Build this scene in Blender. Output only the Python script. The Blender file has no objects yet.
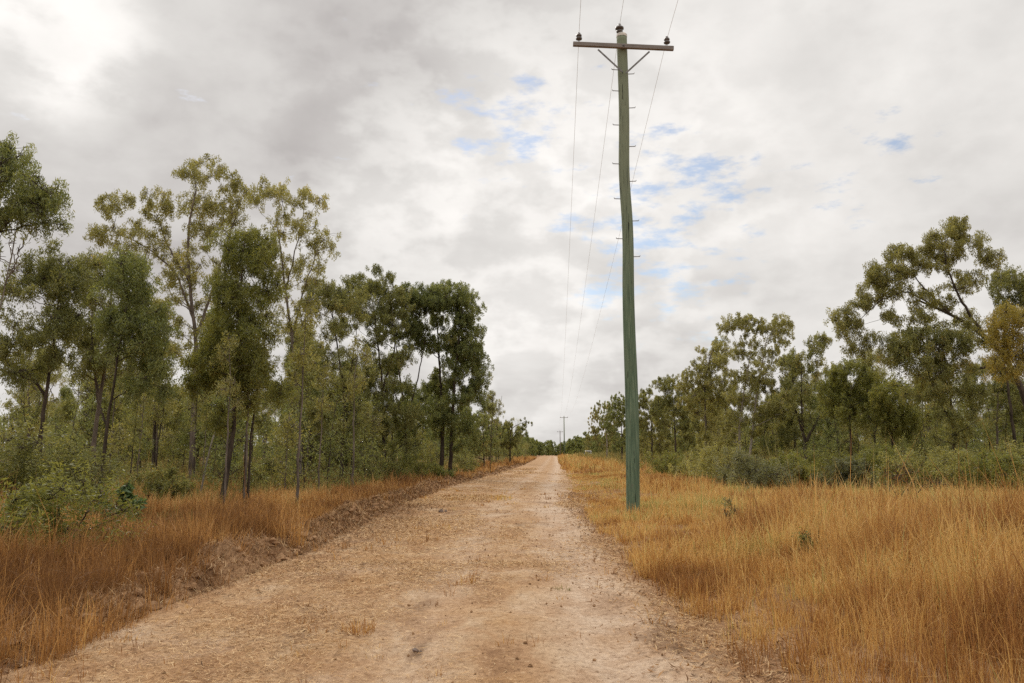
import bpy, math, random
import numpy as np

S = bpy.context.scene
COL = S.collection
R = math.radians

# ------------------------------------------------------------------ camera
F = 800.0                      # focal length in photo pixels (1024 wide)
EYE = 1.6
PITCH = math.atan(110.5 / F)   # horizon row 452
cam_d = bpy.data.cameras.new('camera')
cam_d.sensor_width = 36.0
cam_d.lens = F / 1024 * 36.0
cam_d.clip_start = 0.1
cam_d.clip_end = 9000
cam = bpy.data.objects.new('camera', cam_d)
cam.location = (0, 0, EYE)
cam.rotation_euler = (R(90) + PITCH, 0, 0)
COL.objects.link(cam)
S.camera = cam

# ------------------------------------------------------------------ light
SUN_AZ, SUN_EL = R(-29.0), R(38.0)      # azimuth from +Y towards +X
SUN_STR = 1.3
SKY_STR = 0.1
S.view_settings.view_transform = 'Standard'
S.view_settings.look = 'None'
S.view_settings.gamma = 1.0
S.view_settings.exposure = 0.0
S.view_settings.use_curve_mapping = False
S.cycles.use_denoising = False
S.cycles.max_bounces = 4
S.cycles.diffuse_bounces = 3
S.cycles.glossy_bounces = 2
S.cycles.transmission_bounces = 3
S.cycles.debug_use_spatial_splits = True
S.cycles.use_adaptive_sampling = True
S.cycles.adaptive_threshold = 0.01
S.cycles.sample_clamp_indirect = 4.0

sun_d = bpy.data.lights.new('sun', 'SUN')
sun_d.energy = SUN_STR
sun_d.angle = R(14)
sun_d.color = (1.0, 0.94, 0.86)
sun = bpy.data.objects.new('sun', sun_d)
sdir = (math.sin(SUN_AZ) * math.cos(SUN_EL), math.cos(SUN_AZ) * math.cos(SUN_EL), math.sin(SUN_EL))
sun.rotation_euler = (R(90) - SUN_EL, 0, R(180) - SUN_AZ)
sun.location = (-30, 40, 60)
COL.objects.link(sun)


def raydir(px, py):
    cx, cy = (px - 512) / F, (341.5 - py) / F
    c, s = math.cos(PITCH), math.sin(PITCH)
    return np.array([cx, c - cy * s, s + cy * c])


def at(px, py, D):
    d = raydir(px, py)
    return np.array([0, 0, EYE]) + d * (D / d[1])


def ground_px(px, py):
    d = raydir(px, py)
    return np.array([0, 0, EYE]) + d * (-EYE / d[2])


# world: Nishita sky seen through gaps of a procedural cloud deck
class NT:
    def __init__(self, tree):
        self.t = tree
        self.n = tree.nodes
        self.l = tree.links

    def node(self, typ, **kw):
        n = self.n.new(typ)
        for k, v in kw.items():
            setattr(n, k, v)
        return n

    def put(self, sock, v):
        if isinstance(v, bpy.types.NodeSocket):
            self.l.new(v, sock)
        elif v is not None:
            sock.default_value = v

    def math(self, op, a, b=None, c=None, clamp=False):
        n = self.node('ShaderNodeMath', operation=op, use_clamp=clamp)
        self.put(n.inputs[0], a)
        if b is not None:
            self.put(n.inputs[1], b)
        if c is not None:
            self.put(n.inputs[2], c)
        return n.outputs[0]

    def vmath(self, op, a, b=None):
        n = self.node('ShaderNodeVectorMath', operation=op)
        self.put(n.inputs[0], a)
        if b is not None:
            self.put(n.inputs[1], b)
        return n.outputs['Value'] if op in ('DOT_PRODUCT', 'LENGTH') else n.outputs[0]

    def noise(self, vec, scale, detail=6, rough=0.55, dist=0.0, dims='3D'):
        n = self.node('ShaderNodeTexNoise', noise_dimensions=dims)
        self.put(n.inputs['Vector'], vec)
        n.inputs['Scale'].default_value = scale
        n.inputs['Detail'].default_value = detail
        n.inputs['Roughness'].default_value = rough
        n.inputs['Distortion'].default_value = dist
        return n.outputs['Fac']

    def step(self, v, a, b, lo=0.0, hi=1.0):
        n = self.node('ShaderNodeMapRange', interpolation_type='SMOOTHSTEP', clamp=True)
        self.put(n.inputs['Value'], v)
        n.inputs['From Min'].default_value = a
        n.inputs['From Max'].default_value = b
        n.inputs['To Min'].default_value = lo
        n.inputs['To Max'].default_value = hi
        return n.outputs['Result']

    def mix(self, f, a, b, blend='MIX'):
        n = self.node('ShaderNodeMix', data_type='RGBA', blend_type=blend)
        self.put(n.inputs[0], f)
        self.put(n.inputs[6], a)
        self.put(n.inputs[7], b)
        return n.outputs[2]

    def ramp(self, f, stops):
        n = self.node('ShaderNodeValToRGB')
        e = n.color_ramp.elements
        while len(e) < len(stops):
            e.new(0.5)
        for i, (p, c) in enumerate(stops):
            e[i].position = p
            e[i].color = tuple(c) + (1,)
        self.put(n.inputs[0], f)
        return n.outputs[0]


def rgb(r, g, b):
    return (r, g, b, 1)


world = bpy.data.worlds.new('World')
S.world = world
world.use_nodes = True
world.node_tree.nodes.clear()
W = NT(world.node_tree)
tc = W.node('ShaderNodeTexCoord')
vdir = W.vmath('NORMALIZE', tc.outputs['Generated'])
sky = W.node('ShaderNodeTexSky', sky_type='NISHITA')
sky.sun_disc = False
sky.sun_elevation = SUN_EL
sky.sun_rotation = SUN_AZ
sky.air_density = 1.0
sky.dust_density = 0.6
sky.ozone_density = 1.5
sep = W.node('ShaderNodeSeparateXYZ')
W.put(sep.inputs[0], vdir)
zz = W.math('MAXIMUM', sep.outputs[2], 0.0)
den = W.math('ADD', zz, 0.26)
ux = W.math('DIVIDE', sep.outputs[0], den)
uy = W.math('DIVIDE', sep.outputs[1], den)
comb = W.node('ShaderNodeCombineXYZ')
W.put(comb.inputs[0], ux)
W.put(comb.inputs[1], uy)
comb.inputs[2].default_value = 3.7
uv = comb.outputs[0]


def around(px, py, a_deg, b_deg=0.0):
    """1 within b degrees of the direction seen at that bearing, 0 beyond a degrees"""
    d = raydir(px, py)
    d = d / np.linalg.norm(d)
    n = W.node('ShaderNodeVectorMath', operation='DOT_PRODUCT')
    W.put(n.inputs[0], vdir)
    n.inputs[1].default_value = tuple(d)
    return W.step(n.outputs['Value'], math.cos(R(a_deg)), math.cos(R(b_deg)))


n_mid = W.noise(uv, 2.1, 4, 0.52, 0.0)
n_fine = W.noise(uv, 6.0, 5, 0.55, 0.0)
n_dir = W.noise(vdir, 5.0, 5, 0.52, 0.0)
# brightness of the deck
b = W.math('MULTIPLY_ADD', W.step(n_mid, 0.34, 0.66), 0.09, 0.650)
b = W.math('MULTIPLY_ADD', W.step(n_fine, 0.36, 0.66), 0.05, b)
b = W.math('MULTIPLY_ADD', W.step(n_dir, 0.38, 0.62), 0.09, b)
n_puff = W.noise(W.vmath('MULTIPLY', vdir, (1.0, 1.0, 1.7)), 8.0, 6, 0.55, 0.0)
n_bil = W.math('ABSOLUTE', W.math('SUBTRACT', W.noise(W.vmath('MULTIPLY', vdir, (1.0, 1.0, 1.6)), 6.5, 5, 0.55, 0.0), 0.5))
puff = W.math('MULTIPLY', W.step(n_bil, 0.0, 0.11, 1.0, -0.7), W.math('MULTIPLY_ADD', around(520, 240, 22, 5), 0.060, 0.022))
b = W.math('ADD', b, puff)
b = W.math('MULTIPLY_ADD', around(240, 130, 22, 2), -0.14, b)
b = W.math('MULTIPLY_ADD', around(60, 200, 19, 1), -0.06, b)
b = W.math('MULTIPLY_ADD', around(470, 30, 9, 1), -0.04, b)
b = W.math('MULTIPLY_ADD', around(480, 210, 15, 1), 0.15, b)
b = W.math('MULTIPLY_ADD', around(850, 150, 22, 2), 0.06, b)
b = W.math('MULTIPLY_ADD', around(1015, 195, 8, 1), -0.09, b)
b = W.math('MULTIPLY_ADD', around(560, 415, 16, 2), -0.05, b)
glow = W.math('MULTIPLY', around(62, 42, 6.5, 0.5), W.step(n_puff, 0.36, 0.58, 0.25, 1.0))
b = W.math('MULTIPLY_ADD', glow, 0.30, b)
b = W.math('MULTIPLY_ADD', around(80, 30, 17, 2), 0.12, b)
# overcast decks are brighter overhead
b = W.math('MULTIPLY', b, W.step(sep.outputs[2], 0.52, 0.92, 1.0, 2.5))
tone = W.mix(W.step(b, 0.42, 0.78), rgb(1.0, 0.940, 0.915), rgb(1.0, 0.968, 0.93))
sc = W.node('ShaderNodeVectorMath', operation='SCALE')
W.put(sc.inputs[0], tone)
W.put(sc.inputs['Scale'], W.math('MULTIPLY', b, 1.0 / SKY_STR))
cloud = sc.outputs[0]
# gaps of blue
region = W.math('MAXIMUM', W.math('MULTIPLY', around(505, 120, 6.0, 0.5), 1.12), around(665, 240, 11, 3))
region = W.math('MAXIMUM', region, W.math('MULTIPLY', around(860, 165, 7, 0.5), 0.5))
stretch = W.vmath('MULTIPLY', vdir, (1.0, 1.0, 2.8))
n_gap = W.noise(stretch, 15.0, 5, 0.60, 0.0)
gap = W.math('MULTIPLY_ADD', region, 0.185, n_gap)
gapf = W.step(gap, 0.660, 0.86)
skyc = W.node('ShaderNodeVectorMath', operation='SCALE')
W.put(skyc.inputs[0], sky.outputs[0])
skyc.inputs['Scale'].default_value = 1.25
fin = W.mix(W.math('MULTIPLY', gapf, 0.72), cloud, skyc.outputs[0])
# below the horizon: plain earth colour
fin = W.mix(W.step(sep.outputs[2], -0.03, -0.005), rgb(1.6, 1.2, 0.8), fin)
bg = W.node('ShaderNodeBackground')
W.put(bg.inputs[0], fin)
bg.inputs[1].default_value = SKY_STR
wo = W.node('ShaderNodeOutputWorld')
W.l.new(bg.outputs[0], wo.inputs[0])


# ------------------------------------------------------------------ helpers
def tag(o, label=None, cat=None, group=None, kind=None):
    if label:
        o['label'] = label
    if cat:
        o['category'] = cat
    if group:
        o['group'] = group
    if kind:
        o['kind'] = kind
    return o


def link(o, parent=None):
    COL.objects.link(o)
    if parent is not None:
        o.parent = parent
    return o


def empty(name, loc=(0, 0, 0)):
    o = bpy.data.objects.new(name, None)
    o.empty_display_size = 0.3
    o.location = loc
    return link(o)


class MB:
    """collects vertices and faces (quads and triangles) as arrays"""

    def __init__(self):
        self.v, self.q, self.t, self.n = [], [], [], 0
        self.qa, self.ta = [], []

    def add(self, v, q=None, t=None, qa=0.5, ta=0.5):
        v = np.asarray(v, dtype=np.float64).reshape(-1, 3)
        if q is not None and len(q):
            q = np.asarray(q, dtype=np.int64).reshape(-1, 4)
            self.q.append(q + self.n)
            self.qa.append(np.broadcast_to(np.asarray(qa, dtype=np.float64), (len(q),)))
        if t is not None and len(t):
            t = np.asarray(t, dtype=np.int64).reshape(-1, 3)
            self.t.append(t + self.n)
            self.ta.append(np.broadcast_to(np.asarray(ta, dtype=np.float64), (len(t),)))
        self.v.append(v)
        self.n += len(v)

    def tube(self, pts, rad, ns=6, cap=True, tint=0.5):
        pts = np.asarray(pts, dtype=np.float64)
        rad = np.broadcast_to(np.asarray(rad, dtype=np.float64), (len(pts),))
        tg = np.gradient(pts, axis=0)
        tg /= np.linalg.norm(tg, axis=1)[:, None] + 1e-9
        m = np.mean(tg, axis=0)
        ref = np.array([1.0, 0, 0]) if abs(m[2]) > 0.7 * np.linalg.norm(m) else np.array([0, 0, 1.0])
        a = np.cross(tg, ref)
        a /= np.linalg.norm(a, axis=1)[:, None] + 1e-9
        bb = np.cross(tg, a)
        th = np.arange(ns) * 2 * math.pi / ns
        ring = pts[:, None, :] + rad[:, None, None] * (np.cos(th)[None, :, None] * a[:, None, :] + np.sin(th)[None, :, None] * bb[:, None, :])
        n = len(pts)
        i = np.arange(n - 1)[:, None] * ns
        j = np.arange(ns)[None, :]
        k = (j + 1) % ns
        q = np.stack([i + j, i + k, i + ns + k, i + ns + j], -1).reshape(-1, 4)
        v = ring.reshape(-1, 3)
        t = []
        if cap:
            v = np.vstack([v, pts[:1], pts[-1:]])
            c0, c1 = n * ns, n * ns + 1
            for s in range(ns):
                t.append((c0, (s + 1) % ns, s))
                t.append((c1, (n - 1) * ns + s, (n - 1) * ns + (s + 1) % ns))
        self.add(v, q, t, tint, tint)

    def lathe(self, base, axis, prof, ns=12):
        """prof: (height along axis, radius)"""
        axis = np.asarray(axis, float)
        axis /= np.linalg.norm(axis)
        base = np.asarray(base, float)
        pts = np.array([base + axis * h for h, r in prof])
        ref = np.array([1.0, 0, 0]) if abs(axis[2]) > 0.7 else np.array([0, 0, 1.0])
        a = np.cross(axis, ref)
        a /= np.linalg.norm(a)
        c = np.cross(axis, a)
        th = np.arange(ns) * 2 * math.pi / ns
        ring = np.cos(th)[:, None] * a + np.sin(th)[:, None] * c
        v = np.concatenate([pts[i] + ring * prof[i][1] for i in range(len(prof))])
        q = []
        for i in range(len(prof) - 1):
            for s in range(ns):
                q.append((i * ns + s, i * ns + (s + 1) % ns, (i + 1) * ns + (s + 1) % ns, (i + 1) * ns + s))
        n0 = len(v)
        v = np.vstack([v, pts[0], pts[-1]])
        t = [(n0, (s + 1) % ns, s) for s in range(ns)] + [(n0 + 1, (len(prof) - 1) * ns + s, (len(prof) - 1) * ns + (s + 1) % ns) for s in range(ns)]
        self.add(v, q, t)

    def box(self, c, ax, ay, az, hx, hy, hz, bev=0.0):
        c = np.asarray(c, float)
        ax, ay, az = [np.asarray(a, float) / np.linalg.norm(a) for a in (ax, ay, az)]
        # long axis = ax: an octagonal (bevelled) bar
        b_ = bev if bev > 0 else 0.12 * min(hy, hz)
        oct_ = [(hy - b_, -hz), (hy, -hz + b_), (hy, hz - b_), (hy - b_, hz), (-hy + b_, hz), (-hy, hz - b_), (-hy, -hz + b_), (-hy + b_, -hz)]
        v = []
        for s, k in ((-hx, 0.92), (-hx + b_, 1), (hx - b_, 1), (hx, 0.92)):
            for (y, z) in oct_:
                v.append(c + ax * s + ay * y * k + az * z * k)
        q = []
        for i in range(3):
            for s in range(8):
                q.append((i * 8 + s, i * 8 + (s + 1) % 8, (i + 1) * 8 + (s + 1) % 8, (i + 1) * 8 + s))
        n0 = 32
        v += [c - ax * hx, c + ax * hx]
        t = [(n0, (s + 1) % 8, s) for s in range(8)] + [(n0 + 1, 24 + s, 24 + (s + 1) % 8) for s in range(8)]
        self.add(v, q, t)

    def mesh(self, name, smooth=False):
        me = bpy.data.meshes.new(name)
        v = np.concatenate(self.v) if self.v else np.zeros((0, 3))
        q = np.concatenate(self.q) if self.q else np.zeros((0, 4), int)
        t = np.concatenate(self.t) if self.t else np.zeros((0, 3), int)
        me.vertices.add(len(v))
        me.vertices.foreach_set('co', v.astype(np.float32).ravel())
        me.loops.add(len(q) * 4 + len(t) * 3)
        me.loops.foreach_set('vertex_index', np.concatenate([q.ravel(), t.ravel()]).astype(np.int32))
        me.polygons.add(len(q) + len(t))
        st = np.concatenate([np.arange(len(q)) * 4, len(q) * 4 + np.arange(len(t)) * 3]).astype(np.int32)
        me.polygons.foreach_set('loop_start', st)
        if smooth:
            me.polygons.foreach_set('use_smooth', np.ones(len(st), dtype=bool))
        else:
            me.polygons.foreach_set('use_smooth', np.zeros(len(st), dtype=bool))
        at_ = me.attributes.new('tint', 'FLOAT', 'FACE')
        tv = np.concatenate([np.concatenate(self.qa) if self.qa else np.zeros(0), np.concatenate(self.ta) if self.ta else np.zeros(0)])
        at_.data.foreach_set('value', tv.astype(np.float32))
        me.update(calc_edges=True)
        return me

    def build(self, name, mat, parent=None, smooth=False, origin=None):
        if origin is not None:
            o3 = np.asarray(origin, float)
            self.v = [a - o3 for a in self.v]
        me = self.mesh(name, smooth)
        if mat:
            me.materials.append(mat)
        o = bpy.data.objects.new(name, me)
        if origin is not None and parent is None:
            o.location = tuple(origin)
        return link(o, parent)


# numpy value noise
_rs = np.random.RandomState(7)
_tab = _rs.rand(256, 256)


def vnoise(x, y):
    x = np.asarray(x, float)
    y = np.asarray(y, float)
    xi, yi = np.floor(x).astype(int), np.floor(y).astype(int)
    fx, fy = x - xi, y - yi
    fx, fy = fx * fx * (3 - 2 * fx), fy * fy * (3 - 2 * fy)
    a = _tab[xi % 256, yi % 256]
    b_ = _tab[(xi + 1) % 256, yi % 256]
    c = _tab[xi % 256, (yi + 1) % 256]
    d = _tab[(xi + 1) % 256, (yi + 1) % 256]
    return (a * (1 - fx) + b_ * fx) * (1 - fy) + (c * (1 - fx) + d * fx) * fy - 0.5


def fbm(x, y, o=4):
    s, a = 0.0, 1.0
    for i in range(o):
        s = s + a * vnoise(x * 2 ** i + 17.3 * i, y * 2 ** i - 9.1 * i)
        a *= 0.5
    return s


def sstep(a, b_, v):
    t = np.clip((np.asarray(v, float) - a) / (b_ - a), 0, 1)
    return t * t * (3 - 2 * t)


# ------------------------------------------------------------------ road lines
_le = [(60, 648), (140, 612), (225, 580), (300, 550), (360, 523), (400, 503), (450, 486), (500, 473), (525, 464), (541, 456.5)]
_re = [(752, 683), (715, 650), (672, 610), (632, 570), (602, 540), (585, 513), (574, 490), (567, 475), (561, 463), (559, 456.5)]
_lp = np.array([ground_px(*p) for p in _le])
_rp = np.array([ground_px(*p) for p in _re])


def _edge(P):
    y = list(P[:, 1])
    x = list(P[:, 0])
    x = [x[0] - (y[0] + 40) * 0.02] + x + [x[-1] + 0.02 * (1600 - y[-1])]
    y = [-40] + y + [1600]
    return np.array(y), np.array(x)


_ly, _lx = _edge(_lp)
_ry, _rx = _edge(_rp)


def xl(y):
    return np.interp(y, _ly, _lx)


def xr(y):
    return np.interp(y, _ry, _rx)


def hg(x, y):
    """height of the natural ground"""
    x, y = np.asarray(x, float), np.asarray(y, float)
    h = 0.16 * vnoise(x * 0.11, y * 0.11) + 0.07 * fbm(x * 0.5, y * 0.5, 3)
    d = np.maximum(xl(y) - x, x - xr(y))
    h = h * sstep(-0.5, 4.0, d)
    h = h + 0.05 * sstep(0.0, 1.6, d)
    return h


def hroad(x, y):
    x, y = np.asarray(x, float), np.asarray(y, float)
    return 0.026 * fbm(x * 1.1, y * 0.45, 4) + 0.016 * fbm(x * 5, y * 5, 4) + 0.02


# ------------------------------------------------------------------ materials
MATS = {}


def newmat(name):
    m = bpy.data.materials.new(name)
    m.use_nodes = True
    m.node_tree.nodes.clear()
    MATS[name] = m
    return m, NT(m.node_tree)


def finish(N, shader):
    o = N.node('ShaderNodeOutputMaterial')
    N.l.new(shader, o.inputs[0])


def principled(N, col, rough=0.9, spec=0.15, bump=None, bdist=0.02, bstr=1.0):
    p = N.node('ShaderNodeBsdfPrincipled')
    N.put(p.inputs['Base Color'], col)
    N.put(p.inputs['Roughness'], rough)
    N.put(p.inputs['Specular IOR Level'], spec)
    if bump is not None:
        bn = N.node('ShaderNodeBump')
        bn.inputs['Strength'].default_value = bstr
        bn.inputs['Distance'].default_value = bdist
        N.put(bn.inputs['Height'], bump)
        N.l.new(bn.outputs[0], p.inputs['Normal'])
    return p.outputs[0]


def objcoord(N):
    return N.node('ShaderNodeTexCoord').outputs['Object']


def leafmat(name, stops, trans=0.46, rough=0.45, spec=0.30, tm=(1.5, 1.35, 0.7)):
    m, N = newmat(name)
    a = N.node('ShaderNodeAttribute', attribute_name='tint')
    oi = N.node('ShaderNodeObjectInfo')
    f = N.math('MULTIPLY_ADD', oi.outputs['Random'], 0.25, N.math('SUBTRACT', a.outputs['Fac'], 0.125))
    c = N.ramp(f, stops)
    p = principled(N, c, rough, spec)
    t = N.node('ShaderNodeBsdfTranslucent')
    N.put(t.inputs[0], N.mix(1.0, c, rgb(*tm), 'MULTIPLY'))
    mx = N.node('ShaderNodeMixShader')
    mx.inputs[0].default_value = trans
    N.l.new(p, mx.inputs[1])
    N.l.new(t.outputs[0], mx.inputs[2])
    finish(N, mx.outputs[0])
    return m


leafmat('leaf_olive', [(0.0, (0.117, 0.127, 0.042)), (0.45, (0.203, 0.212, 0.079)), (0.8, (0.327, 0.325, 0.138)), (1.0, (0.435, 0.328, 0.117))])
leafmat('leaf_dark', [(0.0, (0.109, 0.130, 0.048)), (0.5, (0.190, 0.217, 0.082)), (0.85, (0.305, 0.329, 0.138)), (1.0, (0.413, 0.336, 0.130))])
leafmat('leaf_bright', [(0.0, (0.122, 0.134, 0.035)), (0.5, (0.203, 0.214, 0.064)), (0.85, (0.302, 0.300, 0.093)), (1.0, (0.383, 0.312, 0.093))])
leafmat('leaf_khaki', [(0.0, (0.164, 0.161, 0.055)), (0.5, (0.281, 0.274, 0.102)), (0.85, (0.418, 0.406, 0.187)), (1.0, (0.508, 0.406, 0.175))])
leafmat('leaf_amber', [(0.0, (0.200, 0.170, 0.042)), (0.5, (0.345, 0.287, 0.075)), (0.85, (0.488, 0.386, 0.108)), (1.0, (0.579, 0.367, 0.097))])
leafmat('leaf_grey', [(0.0, (0.104, 0.110, 0.058)), (0.5, (0.174, 0.182, 0.099)), (1.0, (0.267, 0.264, 0.151))])
leafmat('leaf_bluish', [(0.0, (0.081, 0.132, 0.058)), (0.5, (0.139, 0.204, 0.093)), (1.0, (0.209, 0.288, 0.139))])
leafmat('leaf_russet', [(0.0, (0.122, 0.054, 0.025)), (0.5, (0.220, 0.090, 0.037)), (1.0, (0.305, 0.156, 0.062))])
GT = (1.15, 1.08, 0.9)
GRASS_GOLD = leafmat('dry_grass_gold', [(0.0, (0.16, 0.072, 0.026)), (0.25, (0.36, 0.172, 0.056)), (0.50, (0.57, 0.340, 0.112)), (0.76, (0.70, 0.48, 0.19)), (0.93, (0.52, 0.43, 0.16)), (1.0, (0.34, 0.33, 0.11))], 0.35, 0.6, 0.2, GT)
GRASS_RUST = leafmat('dry_grass_rust', [(0.0, (0.18, 0.088, 0.034)), (0.35, (0.36, 0.185, 0.064)), (0.65, (0.54, 0.31, 0.110)), (0.9, (0.68, 0.44, 0.19)), (1.0, (0.38, 0.33, 0.11))], 0.35, 0.6, 0.2, GT)
GRASS_GREEN = leafmat('olive_grass', [(0.0, (0.13, 0.115, 0.038)), (0.4, (0.24, 0.21, 0.066)), (0.75, (0.36, 0.31, 0.11)), (1.0, (0.50, 0.34, 0.13))], 0.35, 0.6, 0.2, GT)
STRAW = leafmat('straw', [(0.0, (0.10, 0.058, 0.032)), (0.3, (0.29, 0.165, 0.078)), (0.65, (0.50, 0.31, 0.145)), (1.0, (0.72, 0.53, 0.30))], 0.2, 0.7, 0.15, GT)
LITTER = leafmat('leaf_litter', [(0.0, (0.075, 0.042, 0.022)), (0.4, (0.19, 0.10, 0.048)), (0.8, (0.38, 0.22, 0.105)), (1.0, (0.52, 0.37, 0.21))], 0.1, 0.8, 0.1)


def barkmat(name, dark, light, scale=9.0):
    m, N = newmat(name)
    co = objcoord(N)
    st = N.vmath('MULTIPLY', co, (1, 1, 0.22))
    n = N.noise(st, scale, 6, 0.65, 0.5)
    n2 = N.noise(co, 1.3, 3, 0.5)
    f = N.math('MULTIPLY_ADD', n2, 0.6, N.math('SUBTRACT', n, 0.3))
    c = N.ramp(f, [(0.3, dark), (0.68, light)])
    finish(N, principled(N, c, 0.92, 0.1, n, 0.03, 0.8))
    return m


barkmat('bark_dark', (0.030, 0.023, 0.018), (0.105, 0.082, 0.062))
barkmat('bark_grey', (0.075, 0.060, 0.048), (0.22, 0.18, 0.145))
barkmat('bark_pale', (0.20, 0.165, 0.13), (0.42, 0.37, 0.31), 5.0)
barkmat('dead_wood', (0.14, 0.12, 0.10), (0.34, 0.30, 0.26))


def soilmat(name, kind):
    m, N = newmat(name)
    co = objcoord(N)
    big = N.noise(co, 0.35, 4, 0.6, 0.4)
    mid = N.noise(N.vmath('MULTIPLY', co, (1.0, 0.55, 1.0)), 1.6, 6, 0.65, 0.6)
    fine = N.noise(co, 14, 6, 0.7)
    grit = N.noise(co, 70, 4, 0.7)
    if kind == 'road':
        c = N.ramp(mid, [(0.28, (0.27, 0.150, 0.078)), (0.45, (0.41, 0.245, 0.128)), (0.58, (0.48, 0.322, 0.186)), (0.72, (0.57, 0.43, 0.295))])
        c = N.mix(N.step(big, 0.53, 0.68, 0, 0.65), c, rgb(0.60, 0.475, 0.36))
        c = N.mix(N.step(N.noise(co, 0.8, 5, 0.6), 0.48, 0.66, 0, 0.6), c, rgb(0.44, 0.255, 0.115))
        # two faint wheel tracks follow the lane (x measured from the lane's middle, stored per vertex)
        tr = N.node('ShaderNodeAttribute', attribute_name='track').outputs['Fac']
        c = N.mix(N.math('MULTIPLY', tr, N.step(mid, 0.30, 0.6, 0.3, 0.75)), c, rgb(0.61, 0.485, 0.375))
        mud = N.step(N.noise(N.vmath('MULTIPLY', co, (1.0, 0.5, 1.0)), 0.9, 5, 0.62, 0.8), 0.57, 0.69, 0, 0.7)
        c = N.mix(mud, c, rgb(0.22, 0.135, 0.082))
        sp = N.noise(N.vmath('MULTIPLY', co, (1.0, 0.6, 1.0)), 26, 5, 0.75)
        c = N.mix(N.step(sp, 0.53, 0.66, 0, 0.7), c, rgb(0.20, 0.115, 0.062))
        c = N.mix(N.step(sp, 0.45, 0.34, 0, 0.5), c, rgb(0.66, 0.48, 0.30))
    elif kind == 'bank':
        c = N.ramp(mid, [(0.25, (0.16, 0.092, 0.050)), (0.5, (0.35, 0.205, 0.108)), (0.72, (0.54, 0.35, 0.20))])
    else:
        c = N.ramp(mid, [(0.25, (0.14, 0.080, 0.040)), (0.5, (0.26, 0.148, 0.072)), (0.75, (0.37, 0.225, 0.115))])
        sand = N.node('ShaderNodeAttribute', attribute_name='sand').outputs['Fac']
        c2 = N.ramp(mid, [(0.28, (0.27, 0.150, 0.082)), (0.5, (0.42, 0.255, 0.140)), (0.72, (0.54, 0.37, 0.23))])
        c = N.mix(N.math('MULTIPLY', sand, N.step(fine, 0.2, 0.75, 1.2, 0.6), clamp=True), c, c2)
    c = N.mix(N.step(fine, 0.3, 0.72), N.mix(1.0, c, rgb(0.72, 0.68, 0.64), 'MULTIPLY'), c)
    c = N.mix(N.step(grit, 0.62, 0.72, 0, 0.55), c, rgb(0.16, 0.10, 0.065))
    h = N.math('MULTIPLY_ADD', grit, 0.25, N.math('MULTIPLY_ADD', mid, 0.6, fine))
    finish(N, principled(N, c, 0.95, 0.08, h, 0.035, 0.9))
    return m


ROADM = soilmat('road_sand', 'road')
BANKM = soilmat('bank_soil', 'bank')
GROUNDM = soilmat('verge_soil', 'ground')

m, N = newmat('green_timber')
co = objcoord(N)
st = N.vmath('MULTIPLY', co, (1, 1, 0.05))
gr = N.noise(st, 26, 6, 0.65, 0.3)
lg = N.noise(co, 0.9, 4, 0.6)
zc = N.node('ShaderNodeSeparateXYZ')
N.put(zc.inputs[0], co)
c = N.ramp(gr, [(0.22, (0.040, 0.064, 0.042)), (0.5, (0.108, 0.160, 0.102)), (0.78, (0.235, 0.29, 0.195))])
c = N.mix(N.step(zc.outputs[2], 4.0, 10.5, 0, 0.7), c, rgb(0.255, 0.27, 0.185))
c = N.mix(N.step(lg, 0.5, 0.7, 0, 0.35), c, rgb(0.12, 0.13, 0.085))
kn = N.step(N.noise(N.vmath('MULTIPLY', co, (1, 1, 0.4)), 7, 4, 0.6), 0.60, 0.72, 0, 0.55)
c = N.mix(kn, c, rgb(0.16, 0.15, 0.115))
bl = N.step(N.noise(N.vmath('MULTIPLY', co, (1, 1, 0.03)), 13, 4, 0.6), 0.35, 0.22, 0, 0.5)
c = N.mix(bl, c, rgb(0.035, 0.05, 0.034))
crack = N.step(N.noise(N.vmath('MULTIPLY', co, (1, 1, 0.035)), 34, 3, 0.5, 0.8), 0.64, 0.70)
c = N.mix(crack, c, rgb(0.02, 0.025, 0.018))
finish(N, principled(N, c, 0.8, 0.2, N.math('SUBTRACT', gr, crack), 0.012, 0.8))
GREEN = m

m, N = newmat('grey_timber')
co = objcoord(N)
gr = N.noise(N.vmath('MULTIPLY', co, (0.06, 1, 1)), 40, 5, 0.6)
finish(N, principled(N, N.ramp(gr, [(0.3, (0.15, 0.132, 0.118)), (0.7, (0.31, 0.275, 0.25))]), 0.85, 0.15, gr, 0.01, 0.6))
GREYT = m


def plain(name, col, rough, metal=0.0, var=0.25):
    m, N = newmat(name)
    n = N.noise(objcoord(N), 12, 4, 0.6)
    c = N.mix(N.step(n, 0.3, 0.7), rgb(*[v * (1 - var) for v in col]), rgb(*[min(1, v * (1 + var)) for v in col]))
    p = N.node('ShaderNodeBsdfPrincipled')
    N.put(p.inputs['Base Color'], c)
    p.inputs['Roughness'].default_value = rough
    p.inputs['Metallic'].default_value = metal
    finish(N, p.outputs[0])
    return m


STEEL = plain('weathered_steel', (0.20, 0.19, 0.18), 0.6, 0.6)
BROWNP = plain('brown_porcelain', (0.10, 0.085, 0.075), 0.3)
CAPM = plain('pale_cap_metal', (0.62, 0.58, 0.52), 0.6)
WIREM = plain('aluminium_wire', (0.60, 0.59, 0.58), 0.5, 0.3)
WHITE = plain('white_paint', (0.75, 0.75, 0.74), 0.5, 0, 0.05)
GLASS = plain('dark_glass', (0.03, 0.035, 0.04), 0.1, 0, 0.1)
RUBBER = plain('tyre_rubber', (0.03, 0.03, 0.03), 0.8)
STONE = plain('dark_clod', (0.15, 0.105, 0.08), 0.9)


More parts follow.
